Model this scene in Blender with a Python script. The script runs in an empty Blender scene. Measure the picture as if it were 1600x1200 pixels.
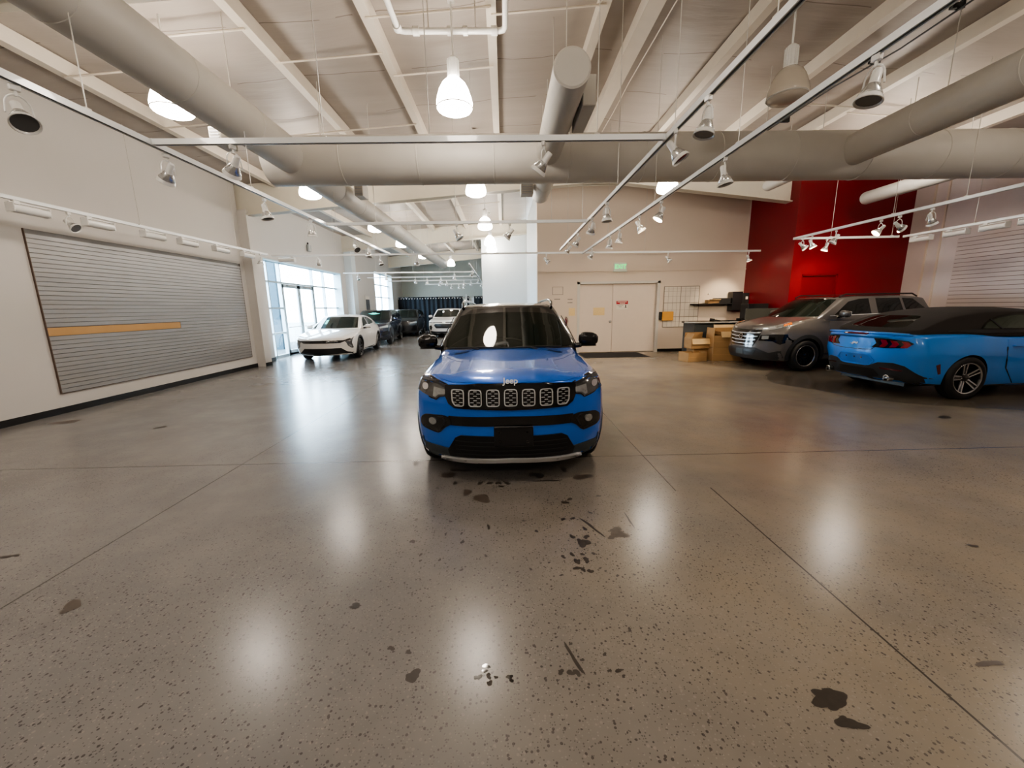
import bpy, bmesh, math, random
from mathutils import Vector, Matrix
from mathutils.bvhtree import BVHTree
R = math.radians
random.seed(4)
COL = bpy.context.scene.collection

# ------------------------------------------------------------------ materials
def newmat(name):
    m = bpy.data.materials.new(name); m.use_nodes = True
    nt = m.node_tree
    return m, nt, nt.nodes['Principled BSDF']

def mat(name, col, rough=.5, metal=0., coat=0., var=.06, scale=6., bump=0., bscale=40., spec=.5, emit=None, es=0., anis=None):
    m, nt, b = newmat(name)
    tc = nt.nodes.new('ShaderNodeTexCoord'); n = nt.nodes.new('ShaderNodeTexNoise')
    n.inputs['Scale'].default_value = scale; n.inputs['Detail'].default_value = 3
    nt.links.new(tc.outputs['Object'], n.inputs['Vector'])
    mx = nt.nodes.new('ShaderNodeMix'); mx.data_type = 'RGBA'
    mx.inputs['A'].default_value = (*[c*(1-var) for c in col], 1)
    mx.inputs['B'].default_value = (*[min(1, c*(1+var)) for c in col], 1)
    nt.links.new(n.outputs['Fac'], mx.inputs['Factor'])
    nt.links.new(mx.outputs['Result'], b.inputs['Base Color'])
    b.inputs['Roughness'].default_value = rough; b.inputs['Metallic'].default_value = metal
    b.inputs['Coat Weight'].default_value = coat; b.inputs['Coat Roughness'].default_value = .03
    b.inputs['Specular IOR Level'].default_value = spec
    if bump:
        n2 = nt.nodes.new('ShaderNodeTexNoise'); n2.inputs['Scale'].default_value = bscale
        nt.links.new(tc.outputs['Object'], n2.inputs['Vector'])
        bp = nt.nodes.new('ShaderNodeBump'); bp.inputs['Strength'].default_value = bump
        nt.links.new(n2.outputs['Fac'], bp.inputs['Height']); nt.links.new(bp.outputs['Normal'], b.inputs['Normal'])
    if emit:
        b.inputs['Emission Color'].default_value = (*emit, 1); b.inputs['Emission Strength'].default_value = es
    return m

M = {}
M['wall_left'] = mat('paint_grey_white', (.60, .575, .545), .55, var=.03, scale=1.2, bump=.02)
M['wall_warm'] = mat('paint_warm_white', (.70, .605, .515), .55, var=.03, scale=1.2, bump=.02)
M['wall_cool'] = mat('paint_cool_white', (.68, .74, .77), .55, var=.02)
M['wall_pink'] = mat('paint_right_white', (.66, .59, .57), .5, var=.03)
M['wall_green'] = mat('paint_grey_green', (.42, .44, .39), .6, var=.04)
M['red'] = mat('paint_red', (.20, .002, .008), .45, var=.08, scale=2)
M['red_door'] = mat('paint_red_door', (.17, .002, .005), .4, var=.05)
M['black_rubber'] = mat('rubber', (.012, .012, .013), .6)
M['baseb'] = mat('black_vinyl', (.008, .008, .009), .35)
M['beam'] = mat('beam_paint', (.72, .66, .57), .55, var=.05)
M['rafter'] = mat('rafter_paint', (.70, .66, .56), .5, var=.04)
M['duct'] = mat('duct_paint', (.55, .53, .49), .5, var=.05, scale=3, bump=.12, bscale=14)
M['track'] = mat('track_white', (.82, .85, .86), .25, coat=.4, var=.02)
M['white_metal'] = mat('white_enamel', (.74, .74, .72), .3, coat=.3, var=.03)
M['grey_metal'] = mat('grey_enamel', (.35, .36, .36), .35, .3)
M['wire'] = mat('wire_steel', (.6, .58, .54), .4, .3)
M['silver'] = mat('lamp_silver', (.62, .63, .63), .25, .8)
M['lens_off'] = mat('lens_dark', (.10, .10, .10), .12, coat=.6)
M['lens_on'] = mat('lens_lit', (1, .9, .75), .3, emit=(1, .80, .52), es=32)
M['bulb'] = mat('acrylic_lit', (1, .97, .92), .4, emit=(1, .89, .77), es=44)
M['acrylic_off'] = mat('acrylic_clear', (.55, .50, .43), .22, coat=.5)
M['chrome'] = mat('chrome', (.75, .76, .78), .12, 1.0)
M['satin'] = mat('satin_silver', (.72, .74, .76), .28, .55)
M['alu'] = mat('window_aluminium', (.42, .50, .54), .4, .4)
M['reveal'] = mat('reveal_paint', (.62, .76, .80), .55, var=.02)
M['gloss_black'] = mat('gloss_black', (.004, .004, .005), .12, coat=.5)
M['matte_black'] = mat('matte_black', (.012, .012, .013), .5)
M['clad'] = mat('grey_cladding', (.045, .06, .07), .42)
M['clad_dark'] = mat('dark_cladding', (.022, .024, .027), .5)
M['intake'] = mat('intake_black', (.004, .004, .005), .35)
M['glass_dark'] = mat('tinted_glass', (.010, .014, .011), .03, coat=0, var=.3, scale=1.5)
M['glass_black'] = mat('rear_tinted_glass', (.006, .007, .007), .04)
M['headlamp'] = mat('headlamp_lens', (.10, .10, .10), .06, .4, coat=1, var=.6, scale=9)
M['lamp_clear'] = mat('lamp_reflector', (.45, .47, .48), .12, .7, coat=1, var=.35, scale=16)
M['amber'] = mat('amber_lens', (.75, .20, .02), .15, coat=1)
M['red_lens'] = mat('red_lens', (.22, .003, .012), .12, coat=.6, emit=(1, .02, .05), es=.02)
M['red_dark'] = mat('red_dark_lens', (.10, .004, .012), .1, coat=1)
M['disc'] = mat('brake_steel', (.10, .10, .10), .35, .8)
M['rim_black'] = mat('rim_black', (.006, .006, .007), .2, coat=.6)
M['rim_alloy'] = mat('rim_machined', (.62, .63, .65), .22, .85)
M['rim_dark'] = mat('rim_dark_grey', (.05, .05, .055), .3, .6)
M['soft_top'] = mat('soft_top_canvas', (.016, .012, .010), .85, bump=.15, bscale=220)
M['card'] = mat('cardboard', (.38, .235, .11), .75, var=.10, scale=5)
M['card_light'] = mat('cardboard_inside', (.60, .44, .24), .75, var=.08)
M['charcoal'] = mat('charcoal_laminate', (.045, .055, .06), .4)
M['top_black'] = mat('black_laminate', (.015, .014, .014), .25)
M['top_edge'] = mat('grey_edge', (.45, .44, .42), .35)
M['board'] = mat('whiteboard', (.74, .68, .60), .18, coat=.5, var=.02)
M['line'] = mat('grid_line', (.26, .23, .20), .6)
M['paper'] = mat('paper', (.80, .76, .68), .7)
M['paper_yellow'] = mat('paper_yellow', (.80, .62, .32), .7, var=.15, scale=30)
M['sign_red'] = mat('sign_red', (.45, .02, .03), .5)
M['wood'] = mat('bare_mdf', (.52, .31, .13), .6, var=.10, scale=3)
M['orange'] = mat('orange_plastic', (.72, .36, .06), .45)
M['door'] = mat('door_paint', (.76, .665, .585), .4, var=.03)
M['jamb'] = mat('jamb_paint', (.62, .60, .56), .4)
M['mat_black'] = mat('entrance_mat', (.010, .009, .009), .9, bump=.3, bscale=300)
M['navy'] = mat('curtain_navy', (.004, .008, .014), .85, var=.2)
M['steel'] = mat('stainless', (.55, .55, .55), .25, 1)
M['exit_green'] = mat('exit_green', (.05, .6, .15), .5, emit=(.10, 1, .25), es=1.0)
M['exit_box'] = mat('exit_housing', (.55, .56, .50), .5, emit=(.7, .8, .6), es=.12)
M['poster'] = mat('poster_dark', (.08, .08, .085), .5, var=.7, scale=4)
M['asphalt'] = mat('lot_concrete', (.20, .21, .21), .9, var=.06, scale=2)
M['outcol'] = mat('outside_column', (.02, .055, .08), .7)
M['vent'] = mat('vent_grey', (.42, .43, .45), .5)
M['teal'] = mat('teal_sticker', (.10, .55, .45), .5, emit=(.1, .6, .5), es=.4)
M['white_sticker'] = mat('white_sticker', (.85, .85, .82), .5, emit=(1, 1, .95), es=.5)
M['black_plastic'] = mat('black_plastic', (.010, .010, .012), .35)
M['wet'] = mat('wet_patch', (.030, .026, .024), .04, coat=1)
M['stain'] = mat('oil_stain', (.045, .036, .028), .35, var=.3, scale=30)
M['stain_soft'] = mat('dull_stain', (.095, .076, .062), .4, var=.25, scale=30)

def paint(name, col, metal=.35, rough=.28, flake=.05):
    m = mat(name, col, rough, metal, coat=1., var=flake, scale=3)
    m.node_tree.nodes['Principled BSDF'].inputs['Coat Roughness'].default_value = .02
    return m
M['jeep_blue'] = paint('paint_deep_blue', (.003, .150, .72), .25, .25)
M['must_blue'] = paint('paint_bright_blue', (.010, .235, .78), .05, .35)
M['gun'] = paint('paint_gunmetal', (.125, .118, .115), .35, .36)
M['white_paint'] = paint('paint_white', (.80, .77, .73), 0, .35)
M['dark_blue'] = paint('paint_navy', (.003, .006, .026), .3, .25)
M['dark_grey'] = paint('paint_dark_grey', (.012, .013, .017), .4, .28)
M['roof_black'] = paint('paint_black', (.006, .005, .005), 0, .2)

def floor_mat():
    m, nt, b = newmat('polished_concrete')
    N, Lk = nt.nodes, nt.links
    tc = N.new('ShaderNodeTexCoord'); sep = N.new('ShaderNodeSeparateXYZ'); Lk.new(tc.outputs['Object'], sep.inputs[0])
    def math_(op, a, c=None, d=None):
        n = N.new('ShaderNodeMath'); n.operation = op
        for i, v in enumerate((a, c, d)):
            if v is None: continue
            if isinstance(v, (int, float)): n.inputs[i].default_value = v
            else: Lk.new(v, n.inputs[i])
        return n.outputs[0]
    def noise(scale, det=3, rough=.5, vec=None):
        n = N.new('ShaderNodeTexNoise'); n.inputs['Scale'].default_value = scale; n.inputs['Detail'].default_value = det
        n.inputs['Roughness'].default_value = rough
        Lk.new(vec or tc.outputs['Object'], n.inputs['Vector']); return n.outputs['Fac']
    def mix(f, a, c):
        n = N.new('ShaderNodeMix'); n.data_type = 'RGBA'
        Lk.new(f, n.inputs['Factor'])
        for k, v in (('A', a), ('B', c)):
            if isinstance(v, tuple): n.inputs[k].default_value = (*v, 1)
            else: Lk.new(v, n.inputs[k])
        return n.outputs['Result']
    def ramp(f, a, c):
        n = N.new('ShaderNodeMapRange'); Lk.new(f, n.inputs[0]); n.inputs[1].default_value = a; n.inputs[2].default_value = c; n.inputs[3].default_value = 0; n.inputs[4].default_value = 1
        return n.outputs[0]
    grey, tan = (.212, .203, .196), (.30, .252, .190)
    side = ramp(math_('ADD', sep.outputs[0], math_('MULTIPLY', noise(.5), 3.)), .6, 3.4)
    base = mix(side, grey, tan)
    blot = ramp(noise(.9, 5, .6), .38, .68)
    base = mix(math_('MULTIPLY', blot, .55), base, (.152, .143, .135))
    cloud = ramp(noise(2.6, 6, .65), .45, .75)
    base = mix(math_('MULTIPLY', cloud, .35), base, (.30, .275, .25))
    # exposed aggregate, strongest near the middle of the bay
    expo = ramp(math_('ADD', noise(.45, 2), math_('MULTIPLY', sep.outputs[1], -.075)), .02, .42)
    def chips(scale, th):
        v = N.new('ShaderNodeTexVoronoi'); v.inputs['Scale'].default_value = scale; v.inputs['Randomness'].default_value = 1
        Lk.new(tc.outputs['Object'], v.inputs['Vector'])
        s2 = N.new('ShaderNodeSeparateColor'); Lk.new(v.outputs['Color'], s2.inputs[0])
        near = math_('LESS_THAN', v.outputs['Distance'], th)
        return near, s2
    n1, c1 = chips(46, .27)
    dark = math_('MULTIPLY', n1, math_('LESS_THAN', c1.outputs[0], .34))
    light = math_('MULTIPLY', n1, math_('GREATER_THAN', c1.outputs[0], .80))
    n2, c2 = chips(100, .32)
    dark2 = math_('MULTIPLY', n2, math_('LESS_THAN', c2.outputs[1], .30))
    light2 = math_('MULTIPLY', n2, math_('GREATER_THAN', c2.outputs[1], .78))
    base = mix(math_('MULTIPLY', math_('MULTIPLY', dark2, expo), .55), base, (.050, .045, .042))
    base = mix(math_('MULTIPLY', math_('MULTIPLY', light2, expo), .4), base, (.34, .32, .29))
    base = mix(math_('MULTIPLY', math_('MULTIPLY', dark, expo), .75), base, (.050, .043, .042))
    base = mix(math_('MULTIPLY', math_('MULTIPLY', light, expo), .4), base, (.34, .30, .27))
    # darker ellipse with a ragged edge under the cars parked on the right
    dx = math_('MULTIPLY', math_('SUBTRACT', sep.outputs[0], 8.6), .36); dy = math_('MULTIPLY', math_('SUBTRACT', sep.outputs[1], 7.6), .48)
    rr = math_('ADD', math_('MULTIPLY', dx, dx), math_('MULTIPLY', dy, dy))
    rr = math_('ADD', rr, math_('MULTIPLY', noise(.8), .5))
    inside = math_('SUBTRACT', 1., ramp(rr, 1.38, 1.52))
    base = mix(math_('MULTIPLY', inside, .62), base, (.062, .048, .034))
    # saw cut joints
    def line(o, at, w): return math_('LESS_THAN', math_('ABSOLUTE', math_('SUBTRACT', o, at)), w)
    wob = math_('MULTIPLY', noise(3), .006)
    jx = math_('MAXIMUM', line(math_('ADD', sep.outputs[0], wob), -2.83, .0055), math_('MULTIPLY', line(math_('ADD', sep.outputs[0], wob), 1.80, .0055), math_('LESS_THAN', sep.outputs[1], 3.25)))
    jx = math_('MAXIMUM', jx, math_('MULTIPLY', line(math_('ADD', sep.outputs[0], wob), 1.47, .005), math_('GREATER_THAN', sep.outputs[1], 3.2)))
    jx = math_('MAXIMUM', jx, line(math_('ADD', sep.outputs[1], wob), 4.05, .007))
    jx = math_('MAXIMUM', jx, line(math_('ADD', sep.outputs[1], wob), 12.0, .008))
    base = mix(math_('MULTIPLY', jx, .85), base, (.025, .022, .02))
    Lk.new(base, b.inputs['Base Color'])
    rg = N.new('ShaderNodeMapRange'); Lk.new(noise(1.7, 5, .6), rg.inputs[0]); rg.inputs[3].default_value = .20; rg.inputs[4].default_value = .268
    Lk.new(rg.outputs[0], b.inputs['Roughness'])
    b.inputs['Specular IOR Level'].default_value = .62
    bp = N.new('ShaderNodeBump'); bp.inputs['Strength'].default_value = .018; bp.inputs['Distance'].default_value = .02
    Lk.new(noise(14, 4, .6), bp.inputs['Height']); Lk.new(bp.outputs['Normal'], b.inputs['Normal'])
    return m
M['floor'] = floor_mat()

def deck_mat():
    m, nt, b = newmat('vinyl_insulation')
    N, Lk = nt.nodes, nt.links
    tc = N.new('ShaderNodeTexCoord'); mp = N.new('ShaderNodeMapping'); mp.inputs['Scale'].default_value = (.35, 2.2, .5)
    Lk.new(tc.outputs['Object'], mp.inputs['Vector'])
    n = N.new('ShaderNodeTexNoise'); n.inputs['Scale'].default_value = 1.6; n.inputs['Detail'].default_value = 4
    Lk.new(mp.outputs[0], n.inputs['Vector'])
    mx = N.new('ShaderNodeMix'); mx.data_type = 'RGBA'
    mx.inputs['A'].default_value = (.345, .305, .268, 1); mx.inputs['B'].default_value = (.44, .395, .352, 1)
    Lk.new(n.outputs['Fac'], mx.inputs['Factor'])
    # lap seams every 1.25 m, slightly wavy and broken
    sep = N.new('ShaderNodeSeparateXYZ'); Lk.new(tc.outputs['Object'], sep.inputs[0])
    n3 = N.new('ShaderNodeTexNoise'); n3.inputs['Scale'].default_value = .9; Lk.new(tc.outputs['Object'], n3.inputs['Vector'])
    def mt(op, a, c):
        k = N.new('ShaderNodeMath'); k.operation = op
        for i, v in enumerate((a, c)):
            if isinstance(v, (int, float)): k.inputs[i].default_value = v
            else: Lk.new(v, k.inputs[i])
        return k.outputs[0]
    yy = mt('ADD', sep.outputs[1], mt('MULTIPLY', n3.outputs['Fac'], .22))
    fr = mt('FRACT', mt('DIVIDE', yy, 1.25), 0)
    seam = mt('LESS_THAN', fr, .014)
    seam = mt('MULTIPLY', seam, mt('GREATER_THAN', n3.outputs['Fac'], .46))
    mx2 = N.new('ShaderNodeMix'); mx2.data_type = 'RGBA'; Lk.new(mt('MULTIPLY', seam, .8), mx2.inputs['Factor'])
    Lk.new(mx.outputs['Result'], mx2.inputs['A']); mx2.inputs['B'].default_value = (.16, .13, .11, 1)
    Lk.new(mx2.outputs['Result'], b.inputs['Base Color'])
    b.inputs['Roughness'].default_value = .55
    bp = N.new('ShaderNodeBump'); bp.inputs['Strength'].default_value = .35; bp.inputs['Distance'].default_value = .06
    Lk.new(n.outputs['Fac'], bp.inputs['Height']); Lk.new(bp.outputs['Normal'], b.inputs['Normal'])
    return m
M['deck'] = deck_mat()

def slat_mat():
    m, nt, b = newmat('slatwall_face')
    N, Lk = nt.nodes, nt.links
    tc = N.new('ShaderNodeTexCoord'); mp = N.new('ShaderNodeMapping'); mp.inputs['Scale'].default_value = (1, .25, 3)
    Lk.new(tc.outputs['Object'], mp.inputs['Vector'])
    n = N.new('ShaderNodeTexNoise'); n.inputs['Scale'].default_value = 3; Lk.new(mp.outputs[0], n.inputs['Vector'])
    mx = N.new('ShaderNodeMix'); mx.data_type = 'RGBA'
    mx.inputs['A'].default_value = (.29, .282, .278, 1); mx.inputs['B'].default_value = (.38, .37, .36, 1)
    Lk.new(n.outputs['Fac'], mx.inputs['Factor']); Lk.new(mx.outputs['Result'], b.inputs['Base Color'])
    b.inputs['Metallic'].default_value = .35; b.inputs['Roughness'].default_value = .34
    return m
M['slat'] = slat_mat()
M['groove'] = mat('groove_dark', (.17, .163, .158), .5, .2)
M['slat_white'] = mat('slat_white', (.62, .55, .52), .35, .1, var=.03)
M['groove_r'] = mat('groove_brown', (.20, .15, .13), .5)

def glass_mat(name, tint, refl=.06):
    m = bpy.data.materials.new(name); m.use_nodes = True; nt = m.node_tree; nt.nodes.clear()
    o = nt.nodes.new('ShaderNodeOutputMaterial'); t = nt.nodes.new('ShaderNodeBsdfTransparent'); g = nt.nodes.new('ShaderNodeBsdfGlossy')
    lf = nt.nodes.new('ShaderNodeLayerWeight'); lf.inputs['Blend'].default_value = .5
    pw = nt.nodes.new('ShaderNodeMath'); pw.operation = 'POWER'; nt.links.new(lf.outputs['Facing'], pw.inputs[0]); pw.inputs[1].default_value = 4
    lw = nt.nodes.new('ShaderNodeMapRange'); nt.links.new(pw.outputs[0], lw.inputs[0]); lw.inputs[3].default_value = refl; lw.inputs[4].default_value = .55
    ns = nt.nodes.new('ShaderNodeTexNoise'); ns.inputs['Scale'].default_value = 2
    mr = nt.nodes.new('ShaderNodeMapRange'); mr.inputs[3].default_value = .01; mr.inputs[4].default_value = .03
    nt.links.new(ns.outputs['Fac'], mr.inputs[0]); nt.links.new(mr.outputs[0], g.inputs['Roughness'])
    t.inputs[0].default_value = (*tint, 1)
    mx = nt.nodes.new('ShaderNodeMixShader'); nt.links.new(lw.outputs[0], mx.inputs[0])
    nt.links.new(t.outputs[0], mx.inputs[1]); nt.links.new(g.outputs[0], mx.inputs[2]); nt.links.new(mx.outputs[0], o.inputs[0])
    return m
M['pane'] = glass_mat('window_pane', (.93, .97, 1))
M['car_clear'] = glass_mat('car_side_glass', (.45, .50, .46))

# ------------------------------------------------------------------ mesh helpers
def rot_m(rx=0, ry=0, rz=0):
    return Matrix.Rotation(rz, 4, 'Z') @ Matrix.Rotation(ry, 4, 'Y') @ Matrix.Rotation(rx, 4, 'X')

class MB:
    def __init__(s): s.v = []; s.f = []; s.m = []
    def add(s, vs, fs, mi=0):
        b = len(s.v); s.v += [tuple(p) for p in vs]; s.f += [tuple(i+b for i in f) for f in fs]; s.m += [mi]*len(fs); return s
    def box(s, c, d, rot=None, mi=0, bev=0):
        cx, cy, cz = c; x, y, z = d[0]/2, d[1]/2, d[2]/2
        if bev:
            e = min(bev, x*.9, y*.9, z*.9)
            vs = []; 
            for sx in (-1, 1):
                for sy in (-1, 1):
                    for sz in (-1, 1):
                        vs += [(sx*(x-e), sy*(y-e), sz*z), (sx*(x-e), sy*y, sz*(z-e)), (sx*x, sy*(y-e), sz*(z-e))]
            bm = bmesh.new()
            for p in vs: bm.verts.new(p)
            bmesh.ops.convex_hull(bm, input=bm.verts)
            bm.verts.index_update()
            vs = [v.co.copy() for v in bm.verts]; fs = [[v.index for v in f.verts] for f in bm.faces]; bm.free()
        else:
            vs = [Vector((sx*x, sy*y, sz*z)) for sx in (-1, 1) for sy in (-1, 1) for sz in (-1, 1)]
            fs = [(0, 1, 3, 2), (4, 6, 7, 5), (0, 4, 5, 1), (2, 3, 7, 6), (0, 2, 6, 4), (1, 5, 7, 3)]
        T = Matrix.Translation((cx, cy, cz)) @ (rot or Matrix.Identity(4))
        return s.add([T @ Vector(p) for p in vs], fs, mi)
    def span(s, a, b, mi=0, bev=0):
        return s.box([(a[i]+b[i])/2 for i in range(3)], [abs(b[i]-a[i]) for i in range(3)], mi=mi, bev=bev)
    def tube(s, pts, r, n=8, caps=True, mi=0, closed=False):
        pts = [Vector(p) for p in pts]; rs = r if isinstance(r, (list, tuple)) else [r]*len(pts)
        vs = []; fs = []; up = None
        for i, p in enumerate(pts):
            if closed: t = pts[(i+1) % len(pts)]-pts[i-1]
            else: t = (pts[min(i+1, len(pts)-1)]-pts[max(i-1, 0)])
            t.normalize()
            if up is None:
                up = Vector((0, 0, 1)) if abs(t.z) < .9 else Vector((1, 0, 0))
            a = t.cross(up).normalized(); b2 = a.cross(t).normalized(); up = b2
            for k in range(n):
                an = 2*math.pi*k/n
                vs.append(p+(a*math.cos(an)+b2*math.sin(an))*rs[i])
        m_ = len(pts)
        for i in range(m_ if closed else m_-1):
            for k in range(n):
                j = (i+1) % m_
                fs.append((i*n+k, i*n+(k+1) % n, j*n+(k+1) % n, j*n+k))
        if caps and not closed:
            fs.append(tuple(range(n))[::-1]); fs.append(tuple((m_-1)*n+k for k in range(n)))
        return s.add(vs, fs, mi)
    def lathe(s, prof, n=24, T=None, mi=0, cap=(True, True)):
        # prof: [(r, z)], axis Z
        T = T or Matrix.Identity(4); vs = []; fs = []
        for r, z in prof:
            for k in range(n):
                an = 2*math.pi*k/n; vs.append(T @ Vector((r*math.cos(an), r*math.sin(an), z)))
        for i in range(len(prof)-1):
            for k in range(n): fs.append((i*n+k, i*n+(k+1) % n, (i+1)*n+(k+1) % n, (i+1)*n+k))
        if cap[0]: fs.append(tuple(range(n))[::-1])
        if cap[1]: fs.append(tuple((len(prof)-1)*n+k for k in range(n)))
        return s.add(vs, fs, mi)
    def prism(s, poly, axis, a, b, T=None, mi=0):
        # poly in the other two axes, extruded along axis from a to b
        def P(p, h):
            q = {'x': (h, p[0], p[1]), 'y': (p[0], h, p[1]), 'z': (p[0], p[1], h)}[axis]
            return (T @ Vector(q)) if T else q
        n = len(poly)
        fs = [tuple(range(n)), tuple(range(2*n-1, n-1, -1))]+[(i, i+n, (i+1) % n+n, (i+1) % n) for i in range(n)]
        return s.add([P(p, a) for p in poly]+[P(p, b) for p in poly], fs, mi)
    def build(s, name, mats, parent=None, smooth=None, loc=None):
        me = bpy.data.meshes.new(name); me.from_pydata(s.v, [], s.f)
        ms = mats if isinstance(mats, (list, tuple)) else [mats]
        for m_ in ms: me.materials.append(m_)
        if len(ms) > 1: me.polygons.foreach_set('material_index', s.m)
        bm = bmesh.new(); bm.from_mesh(me); bmesh.ops.recalc_face_normals(bm, faces=bm.faces); bm.to_mesh(me); bm.free()
        if smooth:
            me.polygons.foreach_set('use_smooth', [True]*len(me.polygons)); me.set_sharp_from_angle(angle=R(smooth))
        return link(name, me, parent, loc)

def link(name, data, parent=None, loc=None):
    o = bpy.data.objects.new(name, data); COL.objects.link(o)
    if parent: o.parent = parent
    if loc: o.location = loc
    return o
def thing(name, label, cat, loc=(0, 0, 0), rz=0, group=None, kind=None):
    o = bpy.data.objects.new(name, None); COL.objects.link(o); o.location = loc; o.rotation_euler = (0, 0, rz)
    return tag(o, label, cat, group, kind)
def tag(o, label, cat, group=None, kind=None):
    o['label'] = label; o['category'] = cat
    if group: o['group'] = group
    if kind: o['kind'] = kind
    return o
def struct(name, mb, m, smooth=None, parent=None):
    o = mb.build(name, m, parent, smooth)
    if not parent: o['kind'] = 'structure'
    return o
def copy_tree(o, loc, rz, label, group=None):
    r = o.copy(); COL.objects.link(r); r.location = loc; r.rotation_euler = (0, 0, rz); r['label'] = label
    if group: r['group'] = group
    for ch in list(o.children):
        c = ch.copy(); COL.objects.link(c); c.parent = r
        for g in list(ch.children):
            d = g.copy(); COL.objects.link(d); d.parent = c
    return r
def text(name, body, size, m, parent, loc, rot, ext=.002, align='CENTER', bold=0):
    c = bpy.data.curves.new(name, 'FONT'); c.body = body; c.size = size; c.extrude = ext; c.align_x = align; c.align_y = 'CENTER'; c.offset = bold
    c.materials.append(m); t = bpy.data.objects.new('t', c); COL.objects.link(t); bpy.context.view_layer.update()
    me = bpy.data.meshes.new_from_object(t.evaluated_get(bpy.context.evaluated_depsgraph_get())); bpy.data.objects.remove(t)
    o = link(name, me, parent, loc); o.rotation_euler = rot; return o
# ------------------------------------------------------------------ room shell
def zp(x): return 5.55-.075*abs(x-2.0)          # underside of the purlins
mb = MB(); mb.span((-7.9, -8, -.2), (11.7, 31, 0)); FLOOR = struct('floor', mb, M['floor'])
mb = MB()
nx, ny = 96, 150
PX = [-7.4, -6.2, -4.75, -3.25, -1.7, -.1, 1.42, 2.2, 3.6, 5.2, 6.7, 8.2, 9.7, 11.3]
vs = []
for i in range(nx+1):
    x = -7.95+19.7*i/nx
    k = max([j for j in range(len(PX)-1) if PX[j] <= x] or [0]); a, c = PX[k], PX[k+1]
    t = min(1, max(0, (x-a)/(c-a)))
    for j in range(ny+1):
        y = -8.1+39.2*j/ny
        f = ((y/1.25) % 1.0)
        sag = .05*math.sin(math.pi*t)*(.55+.45*math.sin(math.pi*f)) + .012*math.sin(x*3.1+y*1.7)
        vs.append((x, y, zp(x)+.21-sag))
fs = [(i*(ny+1)+j, i*(ny+1)+j+1, (i+1)*(ny+1)+j+1, (i+1)*(ny+1)+j) for i in range(nx) for j in range(ny)]
mb.add(vs, fs)
top = len(mb.v)
mb.add([(-7.95, -8.1, 5.6), (2, -8.1, 6.1), (11.75, -8.1, 5.6), (-7.95, 31.1, 5.6), (2, 31.1, 6.1), (11.75, 31.1, 5.6)], [(0, 1, 4, 3), (1, 2, 5, 4)])
struct('ceiling', mb, M['deck'], 60)
def wall(name, m, spans, smooth=None):
    mb = MB()
    for a, b in spans: mb.span(a, b)
    return struct(name, mb, m)
H = 5.5
wall('wall_left', M['wall_left'], [((-7.9, -8, 0), (-7.3, 11.75, 5.3))])
wall('wall_storefront', M['wall_left'], [((-7.95, 11.75, 0), (-7.6, 13.2, 5.3)), ((-7.95, 13.2, 3.28), (-7.6, 19.3, 5.3)), ((-7.95, 19.3, 0), (-7.6, 24.2, 5.3)),
     ((-7.95, 24.2, 3.8), (-7.6, 27.9, 5.3)), ((-7.95, 24.2, 0), (-7.6, 27.9, .8)), ((-7.95, 27.9, 0), (-7.6, 30.6, 5.3))])
wall('wall_back', M['wall_warm'], [((1.12, 13.7, 0), (2.55, 14.0, H)), ((2.55, 13.7, 2.33), (5.2, 14.0, H)), ((5.2, 13.7, 0), (8.2, 14.0, H)), ((2.4, 13.87, 0), (5.35, 14.02, 2.45))])  # last span: unseen slab added behind the doors to stop light leaks
wall('wall_passage', M['wall_cool'], [((1.12, 14.0, 0), (1.4, 19.9, H))])
wall('wall_block', M['wall_cool'], [((-1.05, 19.9, 0), (1.4, 20.2, H+.1))])
wall('wall_far_side', M['wall_cool'], [((-1.05, 20.2, 0), (-.8, 30.6, H))])
wall('wall_far', M['wall_green'], [((-7.95, 30.5, 0), (-.8, 30.8, H))])
wall('wall_red', M['red'], [((8.15, 11.5, 0), (8.47, 13.75, H)), ((8.47, 11.5, 2.38), (9.52, 11.8, H)), ((9.52, 11.5, 0), (11.7, 11.8, H)), ((8.4, 11.66, 0), (9.6, 11.8, 2.45))])  # last span is an added backing that blocks outdoor light at the door
wall('wall_right', M['wall_pink'], [((11.4, -8, 0), (11.7, 11.5, H))])
wall('wall_behind', M['wall_left'], [((-7.9, -8.3, 0), (11.7, -8, 6))])
mb = MB(); mb.span((11.37, 10.62, 0), (11.41, 10.66, 5)); mb.span((11.37, 10.95, 0), (11.41, 10.99, 5)); struct('trim_1', mb, M['wall_warm'])
mb = MB(); mb.span((1.12, 13.675, 2.72), (8.15, 13.70, 2.75)); struct('trim_2', mb, M['wall_warm'])
mb = MB(); mb.span((-7.3, -8, 0), (-7.285, 11.72, .105)); struct('baseboard_left', mb, M['baseb'])
mb = MB(); mb.span((-7.6, 12.05, 0), (-7.585, 13.2, .105)); struct('baseboard_storefront', mb, M['baseb'])
mb = MB(); mb.span((5.27, 13.685, 0), (8.15, 13.70, .10)); mb.span((1.12, 13.685, 0), (2.48, 13.70, .10)); struct('baseboard_back', mb, M['baseb'])
mb = MB(); mb.span((11.385, -8, 0), (11.4, 11.5, .10)); struct('baseboard_right', mb, M['baseb'])
# pilasters in front of the steel columns
p = thing('wall_column', 'white boxed column between the grey slat panel and the glass storefront', 'column', (-7.3, 11.9, 0), kind='structure')
mb = MB(); mb.span((0, -.17, 0), (.24, .15, 4.35)); mb.build('column_casing', M['wall_left'], p)
mb = MB(); mb.span((.24, -.17, 0), (.255, .15, .105)); mb.build('baseboard', M['baseb'], p)
p = thing('wall_column', 'pale column on the left wall beyond the storefront, before the framed picture', 'column', (-7.6, 20.1, 0), kind='structure')
mb = MB(); mb.span((0, -.3, 0), (.34, .25, 4.6)); mb.build('column_casing', M['wall_cool'], p)

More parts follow.
